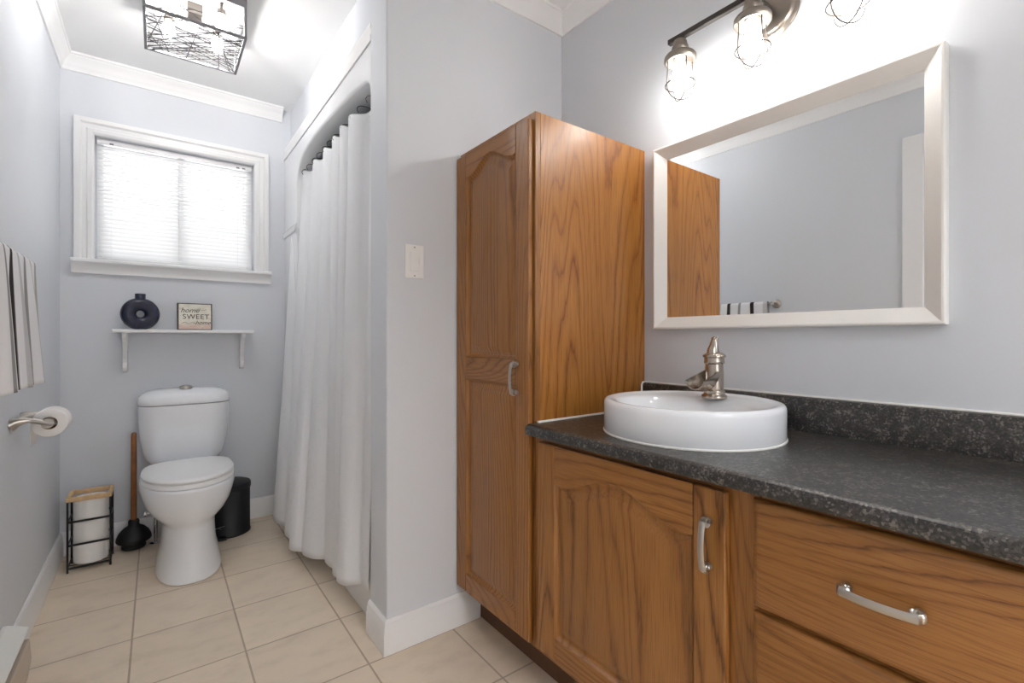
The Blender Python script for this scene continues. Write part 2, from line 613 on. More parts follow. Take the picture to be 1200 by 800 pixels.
def crown(name, axis, a, bb, base, sign, mitre_a=0, mitre_b=0, d=1.0):
    """crown along axis; base = wall plane, sign = direction into the room; mitre shifts each end in by the projection"""
    bm = B()
    RA, RB = [], []
    for u, v in CR:
        u *= d
        pa = a + mitre_a * u; pb = bb - mitre_b * u
        z = ZC + v
        if axis == 'y':
            RA.append((base + sign * u, pa, z)); RB.append((base + sign * u, pb, z))
        else:
            RA.append((pa, base + sign * u, z)); RB.append((pb, base + sign * u, z))
    loft(bm, [RA, RB])
    return struct(name, bm, M['trim'], smooth=40)


crown('trim_1', 'y', YR, YB, XL, 1, 0, 1)
crown('trim_2', 'x', XL, 0.606, YB, -1, 1, 0)
crown('trim_3', 'x', XA, XM, YE, -1, 0, 1)
crown('trim_4', 'y', YR, YE, XM, -1, 0, 1)

# baseboards
BB = [(0.0, 0.0), (0.016, 0.0), (0.016, 0.072), (0.013, 0.078), (0.013, 0.090), (0.010, 0.096), (0.010, 0.104), (0.004, 0.113), (0.0, 0.113)]


def baseboard(name, axis, a, bb, base, sign, ma=0, mb=0):
    bm = B(); RA, RB = [], []
    for u, v in BB:
        pa = a + ma * u; pb = bb - mb * u
        if axis == 'y':
            RA.append((base + sign * u, pa, v)); RB.append((base + sign * u, pb, v))
        else:
            RA.append((pa, base + sign * u, v)); RB.append((pb, base + sign * u, v))
    loft(bm, [RA, RB])
    return struct(name, bm, M['trim'], smooth=30)


baseboard('baseboard_left', 'y', DY1 + 0.087, YB, XL, 1, 0, 1)
baseboard('baseboard_back', 'x', XL, XA, YB, -1, 1, 0)
baseboard('baseboard_end', 'x', XA, 0.976, YE, -1, -1, 0)
baseboard('baseboard_end_return', 'y', YE, YW, XA, -1, -1, 0)

# window: casing, sill, sash, glass
b = B()
CS = [(0.0, 0.0), (0.0, 0.012), (0.008, 0.018), (0.024, 0.018), (0.030, 0.013), (0.046, 0.013), (0.054, 0.022), (0.074, 0.022), (0.074, 0.0)]   # (outwards, depth)
win = struct('window_1', b, M['trim'], label='white cased window behind a closed blind')
b = B()
loops = []
for u, dp in CS:
    loops.append([(WX0 - u, YB - dp, WZ0 - 0.0), (WX0 - u, YB - dp, WZ1 + u), (WX1 + u, YB - dp, WZ1 + u), (WX1 + u, YB - dp, WZ0)])
loft(b, [[loops[i][k] for i in range(len(CS))] for k in range(4)])
struct('window_casing', b, M['trim'], parent=win, smooth=25)
b = B()
SP = [(YB + 0.06, 1.440), (YB - 0.040, 1.440), (YB - 0.046, 1.434), (YB - 0.046, 1.424), (YB - 0.040, 1.419), (YB - 0.034, 1.414), (YB - 0.026, 1.404), (YB - 0.021, 1.390), (YB - 0.018, 1.382), (YB - 0.018, 1.370), (YB, 1.370), (YB, 1.415), (YB + 0.06, 1.415)]
prism(b, [(y, z) for y, z in SP], 'x', WX0 - 0.084, WX1 + 0.086)
struct('window_sill', b, M['trim'], parent=win, smooth=30)
b = B()
for (x0, x1, z0, z1) in ((WX0, WX0 + 0.03, WZ0, WZ1), (WX1 - 0.03, WX1, WZ0, WZ1), (WX0 + 0.03, WX1 - 0.03, WZ0, WZ0 + 0.03), (WX0 + 0.03, WX1 - 0.03, WZ1 - 0.03, WZ1), (0.09, 0.12, WZ0 + 0.03, WZ1 - 0.03)):
    box(b, x0, x1, YB + 0.075, YB + 0.115, z0, z1)
struct('window_frame', b, M['trim'], parent=win, bevel=0.003)
b = B(); box(b, WX0 + 0.03, WX1 - 0.03, YB + 0.092, YB + 0.096, WZ0 + 0.03, WZ1 - 0.03)
struct('window_pane', b, M['glass'], parent=win)

# ================================================================== BIG FIXTURES
# ---- tall oak cabinet
XF = 0.878                       # door fronts
XFR = 0.897                      # face frame
TY0, TY1, TZ = 1.087, YE - 0.001, 1.722


def oak_door(parent, y0, y1, z0, z1, openings, stile, name='door'):
    """raised-panel door facing -x. openings: list of (zb, zt, rise) each with an arched top when rise > 0"""
    th = XFR - XF - 0.001
    xf, xb = XF, XF + th
    bm = B(); box(bm, xf + 0.0135, xb - 0.0002, y0 + 0.004, y1 - 0.004, z0 + 0.004, z1 - 0.004)
    door = obj(name, bm, M['oak_v'], parent)
    for (a, c) in ((y0, y0 + stile), (y1 - stile, y1)):
        bm = B(); box(bm, xf, xb, a, c, z0, z1)
        obj('stile', bm, M['oak_v'], door, bevel=0.004, segs=3)
    ya, yb = y0 + stile, y1 - stile

    def arch(t, rise):
        """height over the shoulder, t in 0..1 across"""
        if rise == 0: return 0.0
        s = abs(t - 0.5) * 2            # 0 centre .. 1 stile
        if s > 0.80: return -0.006 * math.sin((s - 0.80) / 0.20 * PI) * 0.6
        x = s / 0.80
        return rise * (0.5 + 0.5 * math.cos(PI * x)) ** 0.85

    def contour(zb, zt, rise, ins, n=40):
        pts = [(ya + ins, zb + ins), (yb - ins, zb + ins)]
        for i in range(n + 1):
            t = 1 - i / n
            y = ya + ins + (yb - ya - 2 * ins) * t
            pts.append((y, zt + arch(t, rise) - ins))
        return pts
    # rails
    edges = [z0] + [e for zb, zt, r in openings for e in (zb, zt)] + [z1]
    zlo = z0
    for k, (zb, zt, rise) in enumerate(openings):
        bm = B(); box(bm, xf + 0.0002, xb, ya, yb, zlo, zb)
        obj('rail', bm, M['oak_h'], door, bevel=0.003)
        zlo = zt
    zb, zt, rise = openings[-1]
    bm = B()
    poly = [(yb, z1), (ya, z1)]
    for i in range(41):
        t = i / 40
        poly.append((ya + (yb - ya) * t, zt + arch(t, rise)))
    prism(bm, poly, 'x', xf + 0.0002, xb)
    obj('rail', bm, M['oak_h'], door)
    # raised panels with moulded edge
    for zb, zt, rise in openings:
        bm = B()
        prof = [(0.000, 0.001), (0.002, 0.0045), (0.004, 0.0075), (0.006, 0.009), (0.009, 0.0115), (0.013, 0.0125), (0.024, 0.0085), (0.036, 0.0045), (0.040, 0.0035)]
        rings = [[(xf + d, y, z) for y, z in contour(zb, zt, rise, i)] for i, d in prof]
        R = [[bm.verts.new(p) for p in r] for r in rings]
        n = len(R[0])
        for a, c in zip(R, R[1:]):
            for i in range(n):
                j = (i + 1) % n
                bm.faces.new([a[i], a[j], c[j], c[i]])
        bm.faces.new(R[-1])
        obj('panel', bm, M['oak_v'], door, smooth=35)
    return door


def bar_handle(parent, c, length, vertical):
    """arched flat pull with scrolled ends, standing off a front that faces -x"""
    bm = B()
    h = length / 2
    # path in (s along, d out)
    path = []
    def scroll(sgn):
        pts = []
        cx_, cd, = sgn * (h - 0.011), 0.0125
        for i in range(15):
            a = i / 14 * 1.75 * PI
            rr = 0.0035 + 0.0075 * i / 14
            pts.append((cx_ + sgn * rr * math.sin(a - 1.25 * PI), cd + rr * math.cos(a - 1.25 * PI)))
        return pts
    s1 = scroll(-1)
    mid = [(-h + 0.006 + (2 * h - 0.012) * i / 12, 0.0245 + 0.006 * math.sin(PI * i / 12)) for i in range(13)]
    s2 = scroll(1)
    path = s1 + mid + list(reversed(s2))
    P3 = []
    for s, d in path:
        P3.append((c[0] - d, c[1], c[2] + s) if vertical else (c[0] - d, c[1] + s, c[2]))
    wide = Vector((0, 1, 0)) if vertical else Vector((0, 0, 1))
    tube(bm, P3, 0.003, 8, flat=(0.0068, 0.0023, wide))
    for sgn in (-1, 1):
        p = Vector(c)
        if vertical: p.z += sgn * (h - 0.009)
        else: p.y += sgn * (h - 0.009)
        lathe(bm, [(0.0065, -0.007), (0.0075, -0.003), (0.0075, 0.001)], p, 'x', 14)
    o = obj('handle', bm, M['nickel'], parent, smooth=40)
    o['label'] = 'nickel pull handle'
    return o


tall = thing('tall_cabinet', 'tall oak linen cabinet with one arched raised-panel door beside the vanity', 'cabinet', (1.15, 1.30, 0))
b = B()
box(b, XFR + 0.0195, XM - 0.001, TY0 + 0.0005, TY1, 0.135, TZ)
body = obj('body', b, M['oak_side'], tall, bevel=0.0015)
b = B()
for (y0, y1, z0, z1) in ((TY0, TY0 + 0.040, 0.135, TZ), (TY1 - 0.03, TY1, 0.135, TZ), (TY0 + 0.04, TY1 - 0.03, TZ - 0.05, TZ), (TY0 + 0.04, TY1 - 0.03, 0.135, 0.175)):
    box(b, XFR, XFR + 0.019, y0, y1, z0, z1)
obj('face_frame', b, M['oak_v'], tall, bevel=0.0015)
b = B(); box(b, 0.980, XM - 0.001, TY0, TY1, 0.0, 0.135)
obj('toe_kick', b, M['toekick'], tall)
dr = oak_door(tall, 1.097, 1.516, 0.150, 1.702, [(0.215, 0.905, 0.0), (0.985, 1.618, 0.046)], 0.064)
bar_handle(dr, (XF, 1.150, 0.928), 0.104, True)

# ---- vanity cabinet
VY0, VY1, VZ = 0.030, TY0 - 0.001, 0.768
van = thing('vanity_cabinet', 'low oak vanity cabinet with an arched door and two drawers under the dark counter', 'cabinet', (1.15, 0.55, 0))
b = B(); box(b, XFR + 0.0195, XM - 0.001, VY0, VY1, 0.135, 0.700)
obj('body', b, M['oak_side'], van)
for (y0, y1, z0, z1) in ((VY1 - 0.045, VY1, 0.135, VZ), (0.43, 0.50, 0.135, VZ), (VY0, VY0 + 0.03, 0.135, VZ)):
    b = B(); box(b, XFR, XFR + 0.019, y0, y1, z0, z1)
    obj('frame_stile', b, M['oak_v'], van, bevel=0.0015)
for (y0, y1, z0, z1) in ((0.50, VY1 - 0.045, 0.735, VZ), (0.50, VY1 - 0.045, 0.135, 0.18), (VY0 + 0.03, 0.43, 0.735, VZ), (VY0 + 0.03, 0.43, 0.530, 0.570), (VY0 + 0.03, 0.43, 0.135, 0.18)):
    b = B(); box(b, XFR + 0.0003, XFR + 0.019, y0, y1, z0, z1)
    obj('frame_rail', b, M['oak_h'], van, bevel=0.0015)
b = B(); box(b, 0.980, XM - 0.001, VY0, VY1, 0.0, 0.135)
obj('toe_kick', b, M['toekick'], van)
vd = oak_door(van, 0.490, 1.054, 0.160, 0.752, [(0.222, 0.648, 0.050)], 0.070)
bar_handle(vd, (XF, 0.524, 0.643), 0.108, True)
for z0, z1, hz in ((0.556, 0.754, 0.655), (0.160, 0.545, 0.36)):
    b = B()
    prof = [(0.0, 0.018), (0.0, 0.009), (0.002, 0.006), (0.006, 0.004), (0.010, 0.0015), (0.014, 0.0)]
    rings = [[(XF + d, 0.046 + i, z0 + i), (XF + d, 0.440 - i, z0 + i), (XF + d, 0.440 - i, z1 - i), (XF + d, 0.046 + i, z1 - i)] for i, d in prof]
    loft(b, rings)
    dw = obj('drawer', b, M['oak_h'], van, smooth=35)
    bar_handle(dw, (XF, 0.243, hz), 0.108, False)

# ---- countertop
ctr = thing('countertop', 'dark speckled granite-look countertop with backsplash on the oak vanity', 'countertop', (1.12, 0.55, 0.768))
b = B()
XC = 0.856
PR = [(XM - 0.002, 0.768), (XC + 0.008, 0.768), (XC + 0.003, 0.7695), (XC + 0.0005, 0.774), (XC, 0.780), (XC + 0.0008, 0.789), (XC + 0.004, 0.796), (XC + 0.010, 0.7995), (XC + 0.018, 0.800), (XM - 0.002, 0.800)]
prism(b, PR, 'y', 0.020, TY0 - 0.002)
# short nose past the tall cabinet's corner stays in front of its face frame
obj('slab', b, M['counter'], ctr, smooth=35)
b = B()
PB = [(XM - 0.001, 0.800), (XM - 0.022, 0.800), (XM - 0.022, 0.884), (XM - 0.019, 0.890), (XM - 0.014, 0.892), (XM - 0.001, 0.892)]
prism(b, PB, 'y', 0.020, TY0 - 0.004)
obj('backsplash', b, M['counter'], ctr, smooth=35)
b = B()
tube(b, [(XFR + 0.005, TY0 - 0.0052, 0.801), (XM - 0.024, TY0 - 0.0052, 0.801)], 0.0045, 8)
tube(b, [(XM - 0.024, TY0 - 0.0042, 0.801), (XM - 0.024, TY0 - 0.0042, 0.885), (XM - 0.016, TY0 - 0.0042, 0.893), (XM - 0.004, TY0 - 0.0042, 0.893)], 0.0035, 8)
tube(b, [(XM - 0.002, TY0 - 0.003, 0.893), (XM - 0.002, 0.02, 0.893)], 0.0035, 8)
co = obj('caulk', b, M['caulk'], ctr, smooth=60)
co['label'] = 'white caulk bead'

# ---- vessel sink
SX, SY, SR = 1.137, 0.733, 0.2246
sink = thing('vessel_sink', 'round white ceramic vessel sink on the dark countertop', 'sink', (SX, SY, 0.8005))
b = B()
prof = [(SR - 0.012, 0.0005), (SR - 0.003, 0.002), (SR, 0.006), (SR, 0.072), (SR - 0.001, 0.080), (SR - 0.005, 0.0855), (SR - 0.011, 0.0868), (SR - 0.019, 0.0862), (SR - 0.026, 0.083)]
# the bowl is an offset oval, leaving a deck at the wall side
n = 72
rings = []
for r, z in prof:
    rings.append([(SX + r * math.cos(2 * PI * i / n), SY + r * math.sin(2 * PI * i / n), 0.8005 + z) for i in range(n)])
def ov(cx, rx, ry, z):
    return [(SX + cx + rx * math.cos(2 * PI * i / n), SY + ry * math.sin(2 * PI * i / n), 0.8005 + z) for i in range(n)]
rings.append(ov(-0.004, 0.192, 0.193, 0.081))
rings.append(ov(-0.034, 0.155, 0.183, 0.080))
rings.append(ov(-0.040, 0.146, 0.174, 0.074))
rings.append(ov(-0.042, 0.137, 0.162, 0.050))
rings.append(ov(-0.042, 0.115, 0.135, 0.022))
rings.append(ov(-0.042, 0.060, 0.070, 0.012))
rings.append(ov(-0.042, 0.020, 0.020, 0.010))
loft(b, rings)
obj('basin', b, M['ceramic'], sink, smooth=60)
b = B(); lathe(b, [(0.0235, 0.0), (0.0235, 0.003), (0.018, 0.004), (0.004, 0.002)], (SX - 0.042, SY, 0.8110), 'z', 24)
obj('drain', b, M['chrome'], sink, smooth=40)
b = B()
cp = [(SX + (SR - 0.001) * math.cos(2 * PI * i / n), SY + (SR - 0.001) * math.sin(2 * PI * i / n), 0.8020) for i in range(n)]
tube(b, cp, 0.0032, 8, closed=True)
obj('caulk', b, M['caulk'], sink, smooth=60)

# ---- faucet
FX, FY, FZ = 1.250, 0.730, 0.8822
fau = thing('faucet', 'brushed nickel single-lever waterfall faucet on the white sink', 'faucet', (FX, FY, FZ))
b = B()
lathe(b, [(0.033, 0.0), (0.034, 0.004), (0.033, 0.009), (0.028, 0.012), (0.027, 0.016), (0.0285, 0.019), (0.027, 0.023), (0.0245, 0.026)], (FX, FY, FZ), 'z', 36)
obj('base', b, M['faucet'], fau, smooth=50)
b = B()
lathe(b, [(0.0245, 0.022), (0.0245, 0.070), (0.0235, 0.092), (0.0232, 0.095), (0.0262, 0.097), (0.0275, 0.101), (0.0265, 0.105), (0.0265, 0.113), (0.030, 0.115), (0.0305, 0.119), (0.028, 0.122), (0.020, 0.1275), (0.010, 0.130)], (FX, FY, FZ), 'z', 36)
obj('body', b, M['faucet'], fau, smooth=50)
# open trough spout
b = B()
rings = []
for i in range(9):
    t = i / 8
    x = FX - 0.006 - 0.090 * t
    zc = FZ + 0.058 - 0.006 * t - 0.003 * t * t
    hw = 0.0235 + 0.006 * t
    dep = 0.036 - 0.015 * t
    wall = 0.0035
    ring = []
    K = 10
    top = 0.017 * (1 - t) ** 1.2 + 0.004
    for k in range(K + 1):
        a = PI * k / K
        ring.append((x, FY - hw * math.cos(a), zc + top * abs(math.cos(a)) ** 1.5 - dep * math.sin(a)))
    for k in range(K, -1, -1):
        a = PI * k / K
        ring.append((x, FY - (hw - wall) * math.cos(a), zc + top * abs(math.cos(a)) ** 1.5 + 0.0005 - (dep - wall) * math.sin(a)))
    rings.append(ring)
loft(b, rings)
obj('spout', b, M['faucet'], fau, smooth=45)
b = B()
rings = []
for t, rx, ry, dx in ((0.0, 0.020, 0.017, 0.0), (0.25, 0.017, 0.015, -0.002), (0.55, 0.0125, 0.011, 0.002), (0.8, 0.0095, 0.009, 0.006), (0.92, 0.0100, 0.0095, 0.008), (1.0, 0.0055, 0.005, 0.009)):
    z = FZ + 0.124 + 0.048 * t
    rings.append([(FX - 0.004 + dx + rx * math.cos(2 * PI * k / 16), FY + ry * math.sin(2 * PI * k / 16), z) for k in range(16)])
loft(b, rings)
obj('lever', b, M['faucet'], fau, smooth=50)

# ---- mirror
MY0, MY1, MZ0, MZ1 = 0.267, 1.031, 1.080, 1.700
mir = thing('wall_mirror', 'rectangular mirror with a wide sloping white frame, hanging above the vanity', 'mirror', (XM, 0.65, 1.08))
b = B()
FW = 0.041
prof = [(0.0, 0.0008), (0.0, 0.028), (0.003, 0.031), (0.007, 0.031), (0.010, 0.029), (FW - 0.003, 0.008), (FW, 0.006), (FW, 0.0008)]
rings = []
for i, d in prof:
    rings.append([(XM - d, MY0 + i, MZ0 + i), (XM - d, MY1 - i, MZ0 + i), (XM - d, MY1 - i, MZ1 - i), (XM - d, MY0 + i, MZ1 - i)])
rings.append(rings[0])
R = [[b.verts.new(p) for p in r] for r in rings[:-1]]; R.append(R[0])
for a, c in zip(R, R[1:]):
    for i in range(4):
        j = (i + 1) % 4
        b.faces.new([a[i], a[j], c[j], c[i]])
obj('frame', b, M['mirror_frame'], mir, smooth=20)
b = B(); box(b, XM - 0.0055, XM - 0.001, MY0 + FW - 0.004, MY1 - FW + 0.004, MZ0 + FW - 0.004, MZ1 - FW + 0.004)
g = obj('mirror_glass', b, M['mirror'], mir)
g['label'] = 'silvered glass'

# ---- vanity light
VX, VYS, VBZ = 1.290, (0.865, 0.643, 0.421), 1.972
vl = thing('vanity_light', 'bronze three-bulb vanity light with wire cages above the mirror', 'wall light', (XM, 0.643, VBZ))
b = B()
lathe(b, [(0.074, 0.0), (0.075, -0.006), (0.070, -0.010), (0.066, -0.012), (0.063, -0.020), (0.058, -0.023), (0.02, -0.024)], (XM - 0.0005, 0.645, VBZ), 'x', 48)
obj('backplate', b, M['pewter'], vl, smooth=40)
b = B()
tube(b, [(XM - 0.02, 0.643, VBZ + 0.005), (VX, 0.643, VBZ + 0.005)], 0.009, 16)
obj('arm', b, M['darkmetal'], vl, smooth=60)
b = B(); box(b, VX - 0.008, VX + 0.008, 0.378, 0.905, VBZ - 0.005, VBZ + 0.011)
obj('bar', b, M['darkmetal'], vl, bevel=0.002)
for y in VYS:
    c = (VX, y, VBZ - 0.005)
    b = B()
    prof = [(0.008, 0.0), (0.018, -0.003), (0.021, -0.010), (0.021, -0.018), (0.024, -0.021), (0.025, -0.030), (0.023, -0.036), (0.030, -0.042), (0.043, -0.048), (0.047, -0.054), (0.047, -0.066), (0.044, -0.070),
            (0.040, -0.070), (0.038, -0.064), (0.030, -0.058), (0.019, -0.056), (0.018, -0.060)]
    lathe(b, prof, c, 'z', 40)
    so = obj('socket', b, M['pewter'], vl, smooth=40)
    # bulb
    b = B()
    lathe(b, [(0.012, -0.058), (0.0135, -0.072), (0.016, -0.084), (0.0215, -0.100), (0.0265, -0.118), (0.0275, -0.130), (0.0245, -0.144), (0.016, -0.155), (0.006, -0.159)], c, 'z', 24)
    bo = obj('bulb', b, M['bulb'], so, smooth=180); bo['label'] = 'glowing bulb'
    # wire cage: four bent wires crossing below, and a ring
    b = B()
    for k in range(2):
        a = PI / 4 + k * PI / 2 + 0.25
        dx, dy = math.cos(a), math.sin(a)
        pts = []
        for r, z in ((0.039, -0.066), (0.0405, -0.100), (0.0430, -0.135), (0.0425, -0.147), (0.036, -0.164), (0.022, -0.178), (0.0, -0.184)):
            pts.append((c[0] + dx * r, c[1] + dy * r, c[2] + z))
        for r, z in ((0.022, -0.178), (0.036, -0.164), (0.0425, -0.147), (0.0430, -0.135), (0.0405, -0.100), (0.039, -0.066)):
            pts.append((c[0] - dx * r, c[1] - dy * r, c[2] + z))
        tube(b, spline(pts, 4), 0.0016, 6)
    tube(b, [(c[0] + 0.0440 * math.cos(2 * PI * i / 32), c[1] + 0.0440 * math.sin(2 * PI * i / 32), c[2] - 0.138) for i in range(32)], 0.0017, 6, closed=True)
    ca = obj('cage', b, M['wire'], so, smooth=60)

# ---- toilet
TXC = 0.120
toi = thing('toilet', 'white two-piece toilet with closed lid under the shelf', 'toilet', (TXC, 2.75, 0))


def egg(wd, yf, yk, z, n=48, cyf=0.55, p=2.0, sq=1.0):
    """egg ring: half width wd, front at yf, back at yk"""
    ymid = yf + (yk - yf) * cyf
    out = []
    for i in range(n):
        a = 2 * PI * i / n
        sx, cy = math.sin(a), math.cos(a)
        if cy >= 0:   # front
            e = 2.0 / p
            x = math.copysign(abs(sx) ** e, sx); y = -abs(cy) ** e * (ymid - yf)
        else:
            e = 2.0 / (p + 1.2)
            x = math.copysign(abs(sx) ** e, sx); y = abs(cy) ** e * (yk - ymid)
        out.append((TXC + wd * x, ymid + y, z))
    return out


b = B()
rings = [egg(0.120, 2.456, 2.950, 0.0, p=2.5), egg(0.128, 2.446, 2.955, 0.004, p=2.5), egg(0.127, 2.447, 2.955, 0.012, p=2.5), egg(0.119, 2.460, 2.950, 0.05, p=2.4), egg(0.107, 2.478, 2.945, 0.12, p=2.3),
         egg(0.104, 2.486, 2.940, 0.18, p=2.2), egg(0.105, 2.488, 2.940, 0.212, p=2.1), egg(0.112, 2.485, 2.940, 0.228), egg(0.129, 2.472, 2.942, 0.245), egg(0.150, 2.454, 2.945, 0.270), egg(0.167, 2.439, 2.955, 0.303),
         egg(0.179, 2.428, 2.965, 0.342), egg(0.187, 2.422, 2.975, 0.378), egg(0.188, 2.421, 3.00, 0.395), egg(0.186, 2.423, 3.00, 0.403), egg(0.176, 2.434, 2.99, 0.406)]
loft(b, rings)
obj('bowl', b, M['ceramic'], toi, smooth=70)
b = B()
loft(b, [egg(0.176, 2.438, 2.885, 0.407), egg(0.180, 2.434, 2.888, 0.410), egg(0.180, 2.434, 2.888, 0.424), egg(0.176, 2.438, 2.885, 0.428)])
obj('seat', b, M['plastic'], toi, smooth=50)
b = B()
loft(b, [egg(0.174, 2.440, 2.880, 0.4305), egg(0.179, 2.435, 2.885, 0.4335), egg(0.180, 2.434, 2.886, 0.440), egg(0.176, 2.439, 2.882, 0.4465), egg(0.160, 2.458, 2.868, 0.4505), egg(0.100, 2.54, 2.80, 0.4525), egg(0.02, 2.65, 2.70, 0.453)])
obj('seat_lid', b, M['plastic'], toi, smooth=60)
for s in (-1, 1):
    b = B(); lathe(b, [(0.013, -0.022), (0.014, -0.018), (0.014, 0.018), (0.013, 0.022)], (TXC + s * 0.075, 2.902, 0.426), 'x', 16)
    obj('hinge', b, M['plastic'], toi, smooth=50)


def rrect(hw, yf, yk, z, r, n=8, cx=TXC):
    """rounded rectangle, front corners radius r, back corners small"""
    out = []
    for (sx, yy, rr, a0) in ((1, yf, r, -PI / 2), (1, yk, 0.02, 0), (-1, yk, 0.02, PI / 2), (-1, yf, r, PI)):
        cxx = cx + sx * (hw - rr); cyy = yy + (rr if yy == yf else -rr)
        for i in range(n + 1):
            a = a0 + (PI / 2) * i / n
            out.append((cxx + rr * math.cos(a), cyy + rr * math.sin(a), z))
    return out


b = B()
tk = [(0.400, 0.135, 3.000, 0.06), (0.410, 0.152, 2.985, 0.07), (0.440, 0.170, 2.968, 0.08), (0.480, 0.181, 2.957, 0.085), (0.55, 0.191, 2.947, 0.09), (0.64, 0.197, 2.940, 0.09), (0.710, 0.199, 2.936, 0.09)]
loft(b, [rrect(hw, yf, 3.120, z, r) for z, hw, yf, r in tk])
obj('tank', b, M['ceramic'], toi, smooth=60)
b = B()
lk = [(0.7135, 0.198, 2.937, 0.09), (0.716, 0.2005, 2.935, 0.09), (0.735, 0.2000, 2.936, 0.09), (0.752, 0.195, 2.941, 0.088), (0.768, 0.181, 2.954, 0.085), (0.780, 0.158, 2.974, 0.075), (0.787, 0.120, 2.992, 0.06), (0.790, 0.06, 3.02, 0.03)]
loft(b, [rrect(hw, yf, 3.122 - max(0, (z - 0.74)) * 0.5, z, r) for z, hw, yf, r in lk])
obj('tank_lid', b, M['ceramic'], toi, smooth=60)
b = B(); lathe(b, [(0.031, -0.004), (0.031, 0.006), (0.027, 0.012), (0.014, 0.0165), (0.003, 0.017)], (TXC, 3.010, 0.7885), 'z', 32)
o = obj('flush_button', b, M['nickel'], toi, smooth=60); o['label'] = 'chrome push button'
b = B(); prism(b, [(TXC + 0.03, 0), (TXC + 0.02, 0.012), (TXC - 0.02, 0.012), (TXC - 0.03, 0)], 'y', 2.44, 2.442)
b.free()

# ---- shower surround with arched opening
XS = 0.620
sur = thing('shower_surround', 'white acrylic shower surround with an arched opening', 'shower', (XS, 2.4, 0))
OY0, OY1 = 1.698, 2.850
ar = [(OY0, 1.930), (OY0 + 0.006, 1.962), (OY0 + 0.020, 1.985), (1.745, 1.998), (1.85, 2.014), (2.01, 2.029), (2.18, 2.040), (2.334, 2.047), (2.48, 2.047), (2.60, 2.040), (2.68, 2.030), (2.74, 2.015), (2.79, 1.990), (2.825, 1.955), (2.844, 1.91), (OY1, 1.85)]
outer = [(OY0, 0.0), (YW + 0.0015, 0.0), (YW + 0.0015, 2.118), (YB - 0.0015, 2.118), (YB - 0.0015, 0.0), (OY1, 0.0)]
b = B()
# face as a strip between the opening's contour and the outer edge
inn = [(OY0, 0.0)] + ar + [(OY1, 0.0)]
oo = []
for (y, z) in inn:
    pass
npt = len(inn)
def outer_pt(i):
    if i <= 1: return (YW + 0.0015, inn[i][1])
    if i >= npt - 2: return (YB - 0.0015, inn[i][1])
    y = inn[i][0]
    t = (y - OY0) / (OY1 - OY0)
    return (YW + 0.0015 + (YB - YW - 0.003) * t, 2.118)
outp = [outer_pt(i) for i in range(npt)]
outp[1] = (YW + 0.0015, 1.930); outp[-2] = (YB - 0.0015, 1.85)
outp[2] = (YW + 0.0015, 2.118); outp[-3] = (YB - 0.0015, 2.118)
rings = [[(XS, y, z) for y, z in outp], [(XS, y, z) for y, z in inn]]
# rounded lip into the opening, then the soffit
lip = []
def inward(k, amt):
    y, z = inn[k]
    a = inn[max(k - 1, 0)]; c = inn[min(k + 1, npt - 1)]
    tx, tz = c[0] - a[0], c[1] - a[1]
    l = math.hypot(tx, tz) or 1
    return (y + tz / l * amt, z - tx / l * amt)
rings[1] = [(XS, *inward(k, -0.012)) for k in range(npt)]
rings.append([(XS + 0.003, *inward(k, -0.004)) for k in range(npt)])
rings.append([(XS + 0.010, *inward(k, 0.0)) for k in range(npt)])
rings.append([(XS + 0.085, *inward(k, 0.0)) for k in range(npt)])
loft(b, rings, False, False, closed=False)
front = obj('front_frame', b, M['acrylic'], sur, smooth=40)
b = B()
box(b, XS + 0.085, XM - 0.001, YW + 0.0015, YW + 0.020, 0.40, 2.08)
box(b, XS + 0.085, XM - 0.001, YB - 0.020, YB - 0.0015, 0.40, 2.08)
box(b, XM - 0.020, XM - 0.001, YW + 0.020, YB - 0.020, 0.40, 2.08)
obj('wall_panel', b, M['acrylic'], sur)
b = B(); box(b, XS + 0.02, XM - 0.001, YW + 0.0015, YB - 0.0015, 2.08, 2.118)
obj('dome', b, M['acrylic'], sur)
b = B()
prism(b, [(XS - 0.0005, 1.690), (XS - 0.006, 1.685), (XS - 0.011, 1.674), (XS - 0.012, 1.656), (XS - 0.009, 1.648), (XS - 0.0005, 1.646)], 'y', OY1 - 0.02, YB - 0.0015)
obj('ledge', b, M['acrylic'], sur, bevel=0.003)
b = B()
prism(b, [(XU - 0.0015, 2.205), (XS + 0.004, 2.200), (XS - 0.004, 2.188), (XS - 0.006, 2.170), (XS - 0.002, 2.150), (XS - 0.006, 2.136), (XS - 0.006, 2.1195), (XU - 0.0015, 2.1195)], 'y', YW + 0.0015, YB - 0.0015)
tr = struct('trim_5', b, M['trim'], smooth=35)

# bathtub
tub = thing('bathtub', 'white bathtub behind the shower curtain', 'bathtub', (1.0, 2.4, 0))
b = B()
tx0, tx1, ty0, ty1 = XS + 0.086, XM - 0.021, YW + 0.021, YB - 0.021
R1 = lambda ins, z, xi=0.0: [(tx0 + ins + xi, ty0 + ins, z), (tx1 - ins, ty0 + ins, z), (tx1 - ins, ty1 - ins, z), (tx0 + ins + xi, ty1 - ins, z)]
loft(b, [R1(0, 0.0), R1(0, 0.40), R1(0.0, 0.40), R1(0.07, 0.40), R1(0.09, 0.36), R1(0.13, 0.10), R1(0.16, 0.08)])
obj('basin', b, M['acrylic'], tub, bevel=0.012, segs=3)
b = B(); box(b, XS + 0.012, tx0 - 0.0005, OY0 + 0.001, OY1 - 0.001, 0.0, 0.395)
obj('apron', b, M['acrylic'], tub, bevel=0.01, segs=3)

